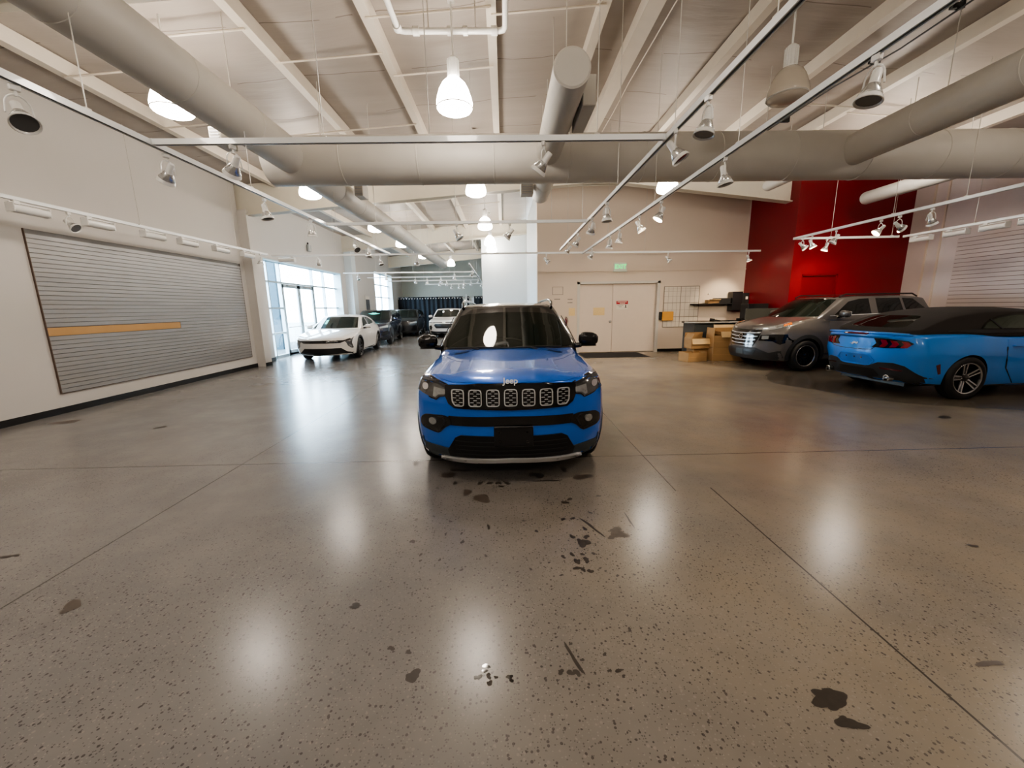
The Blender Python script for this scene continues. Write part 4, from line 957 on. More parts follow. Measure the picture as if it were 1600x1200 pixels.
def rbox(c, d, r=.5, rot=None, n=4):
    vs, fs = unit_shell((r, r, r), (n, n, n)); T = Matrix.Translation(c) @ (rot or Matrix.Identity(4))
    return [T @ Vector((p[0]*d[0]/2, p[1]*d[1]/2, p[2]*d[2]/2)) for p in vs], fs
def arc(y, z, r, a0, a1, n=16): return [(y+r*math.cos(R(a0+(a1-a0)*k/n)), z+r*math.sin(R(a0+(a1-a0)*k/n))) for k in range(n+1)]
def wheel(car, x, y, rad, w, style, rr=None):
    sg = 1 if x > 0 else -1; rr = rr or rad*.70
    T = Matrix.Translation((x, y, rad)) @ Matrix.Rotation(R(90)*sg, 4, 'Y')      # local +Z is outwards
    h = w/2; mb = MB()
    pr = [(rr, -h+.02), (rr+.02, -h), (rad-.05, -h), (rad-.015, -h+.02), (rad, -h+.05)]
    for q in (-.25, 0, .25): pr += [(rad, q*w-.014), (rad-.010, q*w-.008), (rad-.010, q*w+.008), (rad, q*w+.014)]
    pr += [(rad, h-.05), (rad-.015, h-.02), (rad-.05, h), (rr+.03, h+.004), (rr, h-.01), (rr, h-.03)]
    mb.lathe(pr, 48, T, cap=(False, False)); wo = mb.build('wheel', M['black_rubber'], car.root, 35)
    rm = {'must': 'rim_black', 'nissan': 'rim_black', 'kia': 'rim_dark', 'jeep': 'rim_dark', 'alloy': 'rim_dark'}[style]
    mb = MB(); mb.lathe([(rr, -h+.02), (rr-.02, -h+.03), (rr-.025, h-.05), (rr-.012, h-.02), (rr+.003, h-.004), (rr+.004, h-.03)], 40, T, cap=(False, False))
    mb.lathe([(.0, h-.075), (.05, h-.07), (.062, h-.055), (.062, h-.045), (.03, h-.035), (0, h-.033)], 20, T, cap=(False, False))
    fin = MB()
    def spoke(a, wi, wo_, hub=.04, tip=None, z0=-.05, z1=-.02, dst=None, th=.03, sh=0):
        tip = tip or rr-.005; Q = T @ Matrix.Rotation(a, 4, 'Z')
        vs = [Q @ Vector(p) for p in ((hub, sh-wi/2, h+z0), (tip, sh*1.6-wo_/2, h+z1), (tip, sh*1.6+wo_/2, h+z1), (hub, sh+wi/2, h+z0), (hub, sh-wi/2, h+z0-th), (tip, sh*1.6-wo_/2, h+z1-th), (tip, sh*1.6+wo_/2, h+z1-th), (hub, sh+wi/2, h+z0-th))]
        (dst or mb).add(vs, [(0, 1, 2, 3), (7, 6, 5, 4), (0, 4, 5, 1), (1, 5, 6, 2), (2, 6, 7, 3), (3, 7, 4, 0)])
    if style == 'must':
        for k in range(5):
            a = R(90+72*k-4)
            spoke(a, .075, .085, z0=-.06, z1=-.03)
            for s2 in (-1, 1): spoke(a, .018, .022, hub=.055, z0=-.048, z1=-.012, dst=fin, sh=s2*.021, th=.012)
        fin.lathe([(rr-.016, h-.010), (rr-.002, h-.004), (rr+.002, h-.008), (rr-.014, h-.02)], 48, T, cap=(False, False))
    elif style == 'nissan':
        for k in range(6):
            a = R(60*k+12); spoke(a, .05, .13, z0=-.05, z1=-.03)
            spoke(a+.22, .02, .05, z0=-.045, z1=-.02)
        fin.lathe([(rr-.018, h-.014), (rr-.008, h-.006), (rr-.004, h-.010), (rr-.014, h-.02)], 48, T, cap=(False, False))
    else:
        nsp = 10 if style == 'kia' else 5
        for k in range(nsp): spoke(R(360/nsp*k+9), .03, .045 if nsp == 10 else .10)
        if style == 'alloy': 
            for k in range(5): spoke(R(72*k+9), .03, .05, hub=.06, z0=-.045, z1=-.012, dst=fin, th=.012)
    ro = mb.build('rim', M[rm], wo, 35)
    if fin.v: fin.build('rim_highlight', M['rim_alloy'], wo, 35)
    mb = MB(); mb.lathe([(0, -.01), (rr*.78, -.01), (rr*.78, .005), (0, .005)], 30, T, cap=(False, False)); mb.build('brake_disc', M['disc'], wo, 30)
    if style == 'must':
        mb = MB()
        for k in range(5):
            a = R(72*k+20); Q = T @ Matrix.Rotation(a, 4, 'Z') @ Matrix.Translation((.062, 0, h-.06)); mb.lathe([(.009, 0), (.009, .02), (.004, .024)], 8, Q)
        mb.build('lug_nut', M['chrome'], wo, 30)
def mirror(car, x, y, z, m, sx=.22, sy=.13, sz=.16, arm=True):
    sg = 1 if x > 0 else -1
    mb = MB(); vs, fs = rbox((x, y, z), (sx, sy, sz), .78, rot_m(ry=R(4*sg), rz=R(-8*sg)), 5); mb.add(vs, fs); o = mb.build('door_mirror', m, car.root, 50)
    mb = MB(); vs, fs = rbox((x-sg*sx*.05, y, z-sz*.48), (sx*.9, sy*.8, sz*.14), .5); mb.add(vs, fs)
    mb.tube([(x-sg*sx*.35, y, z-sz*.45), (x-sg*(sx*.5+.10), y+.03, z-sz*.55)], [.03, .035], 8); mb.build('mirror_foot', M['gloss_black'], o, 40)
    mb = MB(); vs, fs = rbox((x, y+sy*.42, z), (sx*.84, .02, sz*.8), .4); mb.add(vs, fs); mb.build('mirror_glass', M['chrome'], o, 40)
def bow(a, p): return lambda v: a*abs(v)**p

# ------------------------------------------------------------------ blue compact SUV, facing the camera
def build_jeep():
    c = Car('deep blue compact SUV with black roof and seven-slot grille facing the camera', (.04, 3.36, 0), 0)
    P = M['jeep_blue']; b = bow(.34, 2.6); bf = bow(.10, 2.5)
    pz = cv((.15, .10), (.22, .05), (.32, .0), (.45, -.015), (.60, -.005), (.70, 0), (.93, .03), (1.0, .06), (1.1, .10))
    W0 = cv((0, .885), (.45, .905), (.9, .915), (1.5, .895), (3.2, .905), (4.0, .895), (4.4, .86)); sd = cv((.15, .93), (.25, .955), (.40, .985), (.62, 1.), (.80, .995), (.92, .965), (1.0, .925), (1.14, .88))
    z0 = cv((0, .975), (.18, 1.0), (.45, 1.035), (.9, 1.085), (1.3, 1.12), (1.6, 1.13), (3.6, 1.15), (4.4, 1.08))
    def zt(y, v):
        a = abs(v); k = max(0, 1-(max(0, y-1.2))/.3)
        pl = .022*(1/(1+math.exp((a-.60)*34)))*min(1, y/.35+.2)
        return z0(y)+k*(pl-.012-.035*a**5)-.012*a*a
    body = Form(4.4, lambda v, z: b(v)+pz(z), lambda v, z: 4.4-bf(v)-max(0, z-.8)*.25-max(0, .35-z)*.6, lambda y, z: W0(y)*sd(z), lambda y: cv((0, .19), (.3, .20), (1, .24), (4.4, .26))(y), zt, (.05, .10, .10), (70, 30, 18))
    c.forms = [body]
    body.build('body', P, c.root, [(.86, .35, .405), (3.50, .35, .405)], M['intake'])
    zr = cv((1.9, 1.60), (2.05, 1.625), (2.5, 1.665), (3.2, 1.668), (4.0, 1.62), (4.4, 1.54))
    cab = Form(3.0, lambda v, z: 1.27+(z-1.10)*1.45+.20*v*v, lambda v, z: 4.38-(z-1.1)*.5-.08*v*v, lambda y, z: cv((1.0, .85), (1.16, .835), (1.35, .75), (1.50, .685), (1.60, .635), (1.7, .60))(z)*cv((1.2, .97), (1.9, 1.), (4.4, .96))(y),
               lambda y: 1.05, lambda y, v: zr(y)-.03*abs(v)**2.2, (.035, .12, .10), (36, 26, 14))
    cab.build('cabin', M['roof_black'], c.root)
    c.forms = [body, cab]
    # hood panel with its cowl
    hp = [(0, .035), (.3, .06), (.5, .12), (.64, .23), (.735, .40), (.78, .6), (.80, 1.0), (.80, 1.48), (.66, 1.36), (.4, 1.27), (0, 1.235)]
    hp = hp+[(-x, y) for x, y in hp[1:-1][::-1]]
    c.patch('hood', hp, 'top', P, off=.006, th=.004, step=.06, forms=[body], smooth=60)
    mb = MB()
    patch_mb(mb, [body], [(.44, 1.12), (.60, 1.10), (.62, 1.17), (.46, 1.18)], 'top', .008, .0, .1); patch_mb(mb, [body], mx([(.44, 1.12), (.60, 1.10), (.62, 1.17), (.46, 1.18)]), 'top', .008, .0, .1)
    mb.build('hood_decal', M['dark_blue'], c.root, 30)
    # windscreen
    ws = [(-.80, 1.135), (-.4, 1.125), (0, 1.12), (.4, 1.125), (.80, 1.135), (.625, 1.49), (.52, 1.515), (.3, 1.53), (0, 1.538), (-.3, 1.53), (-.52, 1.515), (-.625, 1.49)]
    w = c.patch('windshield', ws, 'front', M['glass_dark'], off=.004, th=.002, step=.08, forms=[cab], smooth=70)
    mb = MB(); vs, fs = rbox((0, 1.95, 1.50), (.26, .04, .07), .4); mb.add(vs, fs); mb.build('camera_pod', M['gloss_black'], w, 40)
    for x0, x1 in ((-.70, .02), (.0, .62)):
        mb = MB(); pts = [(x0+(x1-x0)*k/8, 1.24+.16*abs(x0+(x1-x0)*k/8)**2-.012*math.sin(math.pi*k/8), 1.135+.012*math.sin(math.pi*k/8)) for k in range(9)]
        mb.tube(pts, .011, 6); mb.tube([pts[3], (pts[3][0]+.1, pts[3][1]-.05, 1.12)], .014, 6); mb.build('wiper', M['matte_black'], c.root, 40)
    # side glass and doors
    sg = [(1.72, 1.16), (2.15, 1.50), (2.5, 1.56), (3.5, 1.56), (4.0, 1.46), (3.9, 1.18)]
    c.both('side_window', sg, '+x', M['glass_black'], off=.004, th=.002, step=.15, forms=[cab])
    for y0, y1 in ((1.45, 2.48), (2.50, 3.35)):
        c.both('door', [(y0, .34), (y1, .34), (y1, 1.10), (y0, 1.10)], '+x', P, off=.005, th=.005, step=.12, forms=[body])
    for sx in (-1, 1):
        mb = MB(); mb.tube([(sx*.60, 2.15, 1.595), (sx*.612, 2.28, 1.665), (sx*.612, 2.6, 1.70), (sx*.60, 3.6, 1.69), (sx*.57, 3.95, 1.66), (sx*.555, 4.05, 1.59)], .019, 8); mb.build('roof_rail', M['gloss_black'], c.root, 50)
        mirror(c, sx*1.0, 1.60, 1.20, M['gloss_black'], .24, .15, .165)
        # bright pillar edge strip
        mb = MB(); mb.tube([(sx*.835, 1.50, 1.14), (sx*.78, 1.70, 1.30), (sx*.705, 1.93, 1.48)], .006, 6); mb.build('pillar_trim', M['rim_dark'], c.root, 50)
    # grille panel and slots
    gp = [(-.585, .925), (-.3, .945), (0, .948), (.3, .945), (.585, .925), (.585, .83), (.555, .765), (.50, .728), (0, .715), (-.50, .728), (-.555, .765), (-.585, .83)]
    g = c.patch('grille_panel', gp, 'front', M['gloss_black'], off=.012, th=.01, step=.06)
    for k in range(-3, 4):
        cx = .1545*k; cz = .826-.002*abs(k); hw, hh = .058, .074
        rect = smooth_poly([(cx-hw, cz-hh*.80), (cx-hw*.72, cz-hh), (cx+hw*.72, cz-hh), (cx+hw, cz-hh*.80), (cx+hw, cz+hh), (cx-hw, cz+hh)], .22, 2)
        if k == -3: rect = smooth_poly([(cx-hw*.9, cz-hh*.5), (cx-hw*.4, cz-hh), (cx+hw*.72, cz-hh), (cx+hw, cz-hh*.8), (cx+hw, cz+hh), (cx-hw, cz+hh)], .22, 2)
        if k == 3: rect = smooth_poly([(cx-hw, cz-hh*.8), (cx-hw*.72, cz-hh), (cx+hw*.4, cz-hh), (cx+hw*.9, cz-hh*.5), (cx+hw, cz+hh), (cx-hw, cz+hh)], .22, 2)
        sl = c.ring('grille_slot', rect, .0085, 'front', M['satin'], off=.022, th=-.010, step=.5, smooth=30)
        mb = MB()
        for r_ in range(7):
            zz = cz-.058+.019*r_
            for q in ((-.028, .028) if r_ % 2 else (0,)):
                mb2 = [(cx+q-.017, zz-.002), (cx+q+.017, zz-.002), (cx+q+.013, zz+.0035), (cx+q-.013, zz+.0035)]
                patch_mb(mb, c.forms, mb2, 'front', .017, -.012, .5)
        mb.build('honeycomb_insert', M['satin'], sl)
    text('lettering', 'Jeep', .075, M['satin'], c.root, (0, .022, .972), (R(62), 0, 0), .003, bold=.0015)
    # headlamps
    hl = [(-.835, .965), (-.74, .968), (-.57, .925), (-.57, .835), (-.64, .825), (-.675, .795), (-.72, .805), (-.865, .85)]
    for poly in (hl, mx(hl)):
        sx = 1 if poly[0][0] > 0 or sum(p[0] for p in poly) > 0 else -1
        h = c.patch('headlight', poly, 'front', M['headlamp'], off=.010, th=.01, step=.06)
        s2 = lambda pl: pl if sx < 0 else mx(pl)
        mb = MB(); patch_mb(mb, c.forms, s2([(-.83, .960), (-.74, .963), (-.58, .922), (-.58, .908), (-.74, .944), (-.83, .940)]), 'front', .014, .0, .06); mb.build('light_strip', M['rim_dark'], h)
        mb = MB(); patch_mb(mb, c.forms, s2([(-.69, .90), (-.58, .885), (-.58, .845), (-.645, .835), (-.675, .81), (-.70, .815)]), 'front', .014, .0, .06); mb.build('reflector', M['lamp_clear'], h)
        mb = MB(); patch_mb(mb, c.forms, s2(arc(-.775, .895, .032, 0, 345, 14)), 'front', .018, .0, .5); mb.build('projector', M['chrome'], h, 40)
        c.ring('headlight_rim', poly, -.010, 'front', M['gloss_black'], off=.009, th=.005, step=.2)
    # black band with fog lamp pods
    band = [(-.56, .652), (0, .662), (.56, .652), (.56, .568), (0, .575), (-.56, .568)]
    c.patch('bumper_band', band, 'front', M['gloss_black'], off=.008, th=.01, step=.06)
    pod = smooth_poly([(-.84, .60), (-.80, .640), (-.62, .655), (-.54, .635), (-.53, .575), (-.59, .545), (-.655, .478), (-.80, .505), (-.845, .54)], .25, 2)
    for poly in (pod, mx(pod)):
        sx = 1 if sum(p[0] for p in poly) > 0 else -1
        f = c.patch('fog_lamp_pod', poly, 'front', M['gloss_black'], off=.010, th=.01, step=.05)
        mb = MB(); patch_mb(mb, c.forms, [(sx*.71+.038*math.cos(2*math.pi*k/14), .588+.034*math.sin(2*math.pi*k/14)) for k in range(14)], 'front', .020, -.008, .5); mb.build('fog_lamp', M['lamp_clear'], f, 40)
        s2 = lambda pl: pl if sx < 0 else mx(pl)
        mb = MB()
        for pl in ([(-.66, .638), (-.61, .640), (-.585, .60), (-.635, .515), (-.645, .518), (-.60, .60), (-.62, .628)], [(-.80, .52), (-.66, .495), (-.66, .502), (-.80, .529)]): patch_mb(mb, c.forms, s2(pl), 'front', .014, .0, .5)
        mb.build('pod_trim', M['rim_dark'], f)
    # lower intake, cladding, skid strip, plate bracket
    cl = [(-.93, .40), (-.80, .362), (-.56, .345), (.56, .345), (.80, .362), (.93, .40), (.93, .10), (-.93, .10)]
    c.patch('lower_cladding', cl, 'front', M['clad'], off=.008, th=.01, step=.06)
    c.patch('lower_intake', [(-.575, .335), (-.50, .46), (-.45, .485), (.45, .485), (.50, .46), (.575, .335), (.56, .272), (-.56, .272)], 'front', M['intake'], off=.014, th=.01, step=.06)
    mb = MB()
    for zz in (.31, .35, .39, .43): patch_mb(mb, c.forms, [(-.5, zz), (.5, zz), (.5, zz+.006), (-.5, zz+.006)], 'front', .020, 0, .1)
    mb.build('intake_mesh', M['clad_dark'], c.root)
    c.patch('skid_strip', [(-.665, .232), (-.63, .252), (-.3, .272), (0, .280), (.3, .272), (.63, .252), (.665, .232), (.65, .208), (.3, .228), (0, .236), (-.3, .228), (-.65, .208)], 'front', M['satin'], off=.028, th=.01, step=.06)
    mb = MB()
    for s_ in (-1, 1): patch_mb(mb, c.forms, [(s_*.40, .246), (s_*.60, .232), (s_*.60, .236), (s_*.40, .250)], 'front', .030, 0, .3)
    mb.build('skid_groove', M['clad'], c.root)
    mb = MB(); mb.box((.02, -.035, .488), (.345, .018, .185), bev=.008); pb = mb.build('plate_bracket', M['black_plastic'], c.root)
    mb = MB()
    for x in (-.12, .12):
        for z in (-.045, .045): mb.lathe([(.012, 0), (.012, .004), (.006, .006)], 12, Matrix.Translation((.02+x, -.044, .488+z)) @ Matrix.Rotation(R(90), 4, 'X'))
    for z in (.404, .572): mb.box((.02, -.045, z), (.335, .004, .006))
    mb.build('bracket_screw', M['gloss_black'], pb)
    mb = MB(); mb.box((-.40, .06, .37), (.02, .02, .11)); mb.box((-.385, .06, .32), (.04, .02, .015)); mb.build('tow_hook_mark', M['rim_dark'], c.root)
    # arch cladding, sill
    for y in (.86, 3.50):
        ro = [(y+.485*math.cos(R(a)), .35+.485*math.sin(R(a))) for a in range(-18, 199, 9)]; ri = [(y+.405*math.cos(R(a)), .35+.405*math.sin(R(a))) for a in range(-18, 199, 9)]
        c.both('arch_cladding', ro+ri[::-1], '+x', M['clad'], off=.010, th=.01, step=.12, forms=[body])
    c.both('sill_cladding', [(1.3, .20), (3.06, .20), (3.06, .335), (1.3, .335)], '+x', M['clad'], off=.008, th=.01, step=.2, forms=[body])
    for x in (-.80, .80):
        for y in (.86, 3.50): wheel(c, x, y, .345, .225, 'jeep')
    mb = MB(); mb.box((0, 2.2, .24), (1.2, 3.8, .12)); mb.build('underbody', M['intake'], c.root)
    return c
build_jeep()

# ------------------------------------------------------------------ bright blue convertible seen from its rear corner
def build_mustang():
    c = Car('bright blue soft-top convertible coupe parked at the right edge, tail to the camera', (11.07, 7.27, 0), R(93))
    P = M['must_blue']; L = 4.81
    W0 = cv((0, .80), (.5, .90), (1.0, .93), (2.0, .885), (2.9, .895), (3.6, .95), (4.1, .95), (4.6, .90), (4.81, .86))
    sd = cv((.15, .88), (.25, .93), (.42, .965), (.6, .985), (.74, 1.0), (.88, .985), (.98, .955), (1.08, .91))
    z0 = cv((0, .72), (.3, .82), (1.0, .97), (1.6, 1.02), (2.4, 1.05), (3.2, 1.075), (3.8, 1.11), (4.3, 1.10), (4.6, 1.075), (4.81, 1.055))
    body = Form(L, lambda v, z: .30*abs(v)**2.4+.1*abs(z-.5), lambda v, z: 4.80-.30*abs(v)**2.8-.08*max(0, .72-z)/.3-max(0, z-.98)*.2+ (.05 if z > 1.0 else 0)*max(0, 1-abs(v)**3), lambda y, z: W0(y)*sd(z),
                lambda y: cv((0, .16), (1, .17), (3.2, .18), (3.9, .22), (4.81, .27))(y), lambda y, v: z0(y)-.05*abs(v)**3, (.04, .10, .10), (70, 26, 18))
    c.forms = [body]
    body.build('body', P, c.root, [(1.0, .345, .39), (3.71, .345, .39)], M['intake'])
    zr = cv((1.6, 1.30), (2.0, 1.42), (2.5, 1.47), (3.1, 1.48), (3.6, 1.44), (4.0, 1.36), (4.4, 1.20), (4.6, 1.09))
    cab = Form(3.0, lambda v, z: 1.35+(z-1.0)*1.55+.15*v*v, lambda v, z: 4.62-(z-1.05)*.30-.14*abs(v)**2.2, lambda y, z: cv((1.0, .84), (1.1, .82), (1.25, .74), (1.38, .66), (1.48, .56))(z)*cv((1.3, .95), (2.2, 1.0), (3.4, 1.02), (4.0, .99), (4.3, .95), (4.6, .86))(y),
               lambda y: .98, lambda y, v: zr(y)-.05*abs(v)**2.4, (.05, .22, .18), (40, 22, 14))
    cab.build('soft_top', M['soft_top'], c.root, smooth=60)
    c.forms = [body, cab]
    c.patch('rear_window', smooth_poly([(-.50, 1.155), (.50, 1.155), (.40, 1.345), (-.40, 1.345)], .18, 2), 'rear', M['glass_dark'], off=.004, th=.002, step=.08, forms=[cab], smooth=70)
    sw = [(3.50, 1.135), (3.36, 1.24), (3.10, 1.33), (2.75, 1.375), (2.2, 1.37), (1.75, 1.20), (1.65, 1.12)]
    c.both('side_window', sw, '+x', M['car_clear'], off=.006, th=.003, step=.12, forms=[cab], smooth=60)
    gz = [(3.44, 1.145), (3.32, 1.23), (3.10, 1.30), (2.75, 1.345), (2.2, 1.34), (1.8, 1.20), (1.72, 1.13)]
    c.both('glass_reflection_area', gz, '+x', mat('painted_glass_reflection', (.14, .16, .12), .06, coat=.6, var=.3), off=.002, th=.0, step=.12, forms=[cab], smooth=60)  # pale patch painted under the side glass in place of a reflection
    c.both('window_divider', [(3.10, 1.13), (3.14, 1.13), (3.26, 1.28), (3.23, 1.29)], '+x', M['matte_black'], off=.009, th=.0, step=.12, forms=[cab])
    c.both('belt_trim', [(1.5, 1.055), (3.6, 1.075), (4.05, 1.10), (4.05, 1.115), (3.6, 1.13), (1.5, 1.09)], '+x', M['matte_black'], off=.008, th=.0, step=.12)
    # doors
    c.both('door', [(1.62, .24), (2.74, .24), (2.98, .50), (3.05, .80), (3.04, 1.04), (1.60, 1.02), (1.58, .5)], '+x', P, off=.005, th=.004, step=.12, forms=[body])
    c.both('door_seam', [(2.74, .24), (2.755, .24), (2.995, .50), (3.065, .80), (3.055, 1.05), (3.04, 1.05), (3.045, .80), (2.975, .50)], '+x', M['gloss_black'], off=.0055, th=.0, step=.2, forms=[body])
    for sx in (-1, 1):
        mb = MB(); vs, fs = rbox((sx*.905, 2.86, .86), (.03, .22, .03), .6); mb.add(vs, fs); mb.build('door_handle', P, c.root, 50)
        mirror(c, sx*1.0, 1.75, 1.10, P, .2, .12, .14)
    # deck lid, spoiler lip
    c.patch('trunk_lid', [(-.62, 4.70), (-.66, 4.62), (-.64, 4.40), (.64, 4.40), (.66, 4.62), (.62, 4.70)], 'top', P, off=.008, th=.0, step=.08, forms=[body], smooth=60)
    mb = MB(); pts = [(x, 4.77-.26*abs(x/.9)**2.6, 1.068-.03*abs(x/.9)**3) for x in [-.78+1.56*k/20 for k in range(21)]]
    mb.tube(pts, [.008]+[.021]*19+[.008], 8); mb.build('spoiler_lip', P, c.root, 50)
    c.patch('third_brake_light', [(-.22, 1.035), (.22, 1.035), (.22, 1.052), (-.22, 1.052)], 'rear', M['red_dark'], off=.014, th=.0, step=.1, forms=[body])
    # tail lamps
    tl = [(-.33, .985), (-.52, .985), (-.74, .955), (-.80, .915), (-.72, .84), (-.50, .825), (-.31, .832), (-.37, .90)]
    for poly in (tl, mx(tl)):
        sg_ = -1 if poly is tl else 1
        t = c.patch('tail_light', poly, 'rear', M['gloss_black'], off=.006, th=.01, step=.06, forms=[body])
        for k in range(3):
            x = .42+.125*k; mb = MB()
            pl = [(-(x), .965-.010*k), (-(x+.075), .960-.012*k), (-(x+.110), .90-.004*k), (-(x+.075), .845), (-(x), .842), (-(x+.035), .90)]
            pl = pl if sg_ < 0 else mx(pl); patch_mb(mb, [body], pl, 'rear', .014, -.004, .06); mb.build('light_bar', M['red_lens'], t, 30)
    # panel line under the lamps and recessed plate area
    ln = [(.58, .85), (.50, .80), (.30, .775), (0, .77), (-.30, .782), (-.36, .83)]
    up = [(x, z+.010) for x, z in ln]
    c.patch('panel_gap', ln+up[::-1], 'rear', M['gloss_black'], off=.003, th=.0, step=.08, forms=[body])
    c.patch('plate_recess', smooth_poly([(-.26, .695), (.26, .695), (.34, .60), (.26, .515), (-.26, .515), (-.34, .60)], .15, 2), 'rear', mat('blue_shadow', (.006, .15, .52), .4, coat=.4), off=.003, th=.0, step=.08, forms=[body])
    c.ring('plate_recess_rim', smooth_poly([(-.27, .705), (.27, .705), (.36, .60), (.27, .505), (-.27, .505), (-.36, .60)], .15, 2), .014, 'rear', P, off=.016, th=.0, step=.1, forms=[body], smooth=60)
    mb = MB()
    for x in (-.15, -.02, .14): patch_mb(mb, [body], [(x, .62), (x+.025, .62), (x+.025, .645), (x, .645)], 'rear', .006, 0, .5)
    mb.build('plate_screw', M['dark_blue'], c.root)
    # running horse badge, chrome, small
    hz = [(-.095, .862), (-.06, .872), (-.035, .885), (-.02, .902), (.00, .905), (.012, .898), (.03, .892), (.06, .897), (.085, .888), (.06, .882), (.045, .872), (.075, .852), (.05, .858), (.02, .868), (-.005, .866), (-.03, .848), (-.055, .85), (-.035, .862)]
    c.patch('badge', mx(hz), 'rear', M['chrome'], off=.010, th=.0, step=.5, forms=[body])
    # rear bumper lower section in black
    df = [(-.93, .33), (-.72, .545), (-.60, .585), (-.40, .575), (-.30, .525), (-.20, .495), (.20, .495), (.30, .525), (.40, .575), (.60, .585), (.72, .545), (.93, .33), (.93, .18), (-.93, .18)]
    c.patch('rear_diffuser', df, 'rear', M['clad_dark'], off=.010, th=.01, step=.06, forms=[body])
    c.patch('diffuser_insert', [(-.32, .46), (.32, .46), (.40, .36), (.36, .25), (-.36, .25), (-.40, .36)], 'rear', M['intake'], off=.014, th=.0, step=.08, forms=[body])
    c.both('rear_reflector', [(-.70, .475), (-.42, .495), (-.42, .475), (-.68, .455)], 'rear', M['red_dark'], off=.016, th=.0, step=.1, forms=[body])
    for sx in (-1, 1):
        mb = MB(); mb.lathe([(.052, 0), (.055, .10), (.045, .105), (.043, .02)], 20, Matrix.Translation((sx*.57, 4.62, .33)) @ Matrix.Rotation(R(-90), 4, 'X'), cap=(True, False)); mb.build('exhaust_tip', M['chrome'], c.root, 40)
    c.both('lower_trim', [(1.4, .17), (3.25, .17), (3.25, .225), (1.4, .215)], '+x', M['clad_dark'], off=.008, th=.0, step=.2, forms=[body])
    c.both('rear_lower_trim', [(4.12, .22), (4.8, .22), (4.8, .33), (4.6, .31), (4.10, .255)], '+x', M['clad_dark'], off=.008, th=.0, step=.1, forms=[body])
    c.both('side_marker', [(4.17, .44), (4.21, .43), (4.28, .58), (4.22, .60)], '+x', M['red_dark'], off=.006, th=.0, step=.2, forms=[body])
    mb = MB(); mb.prism([(4.20, 1.10), (4.32, 1.09), (4.30, 1.13), (4.26, 1.195)], 'x', -.012, .012, Matrix.Translation((-.62, 0, 0))); mb.build('antenna_fin', M['matte_black'], c.root)
    for y in (1.0, 3.71):
        for x in (-.835, .835): wheel(c, x, y, .355, .235, 'must', rr=.252)
    mb = MB(); mb.box((0, 2.6, .24), (1.2, 3.6, .12)); mb.build('underbody', M['intake'], c.root)
build_mustang()

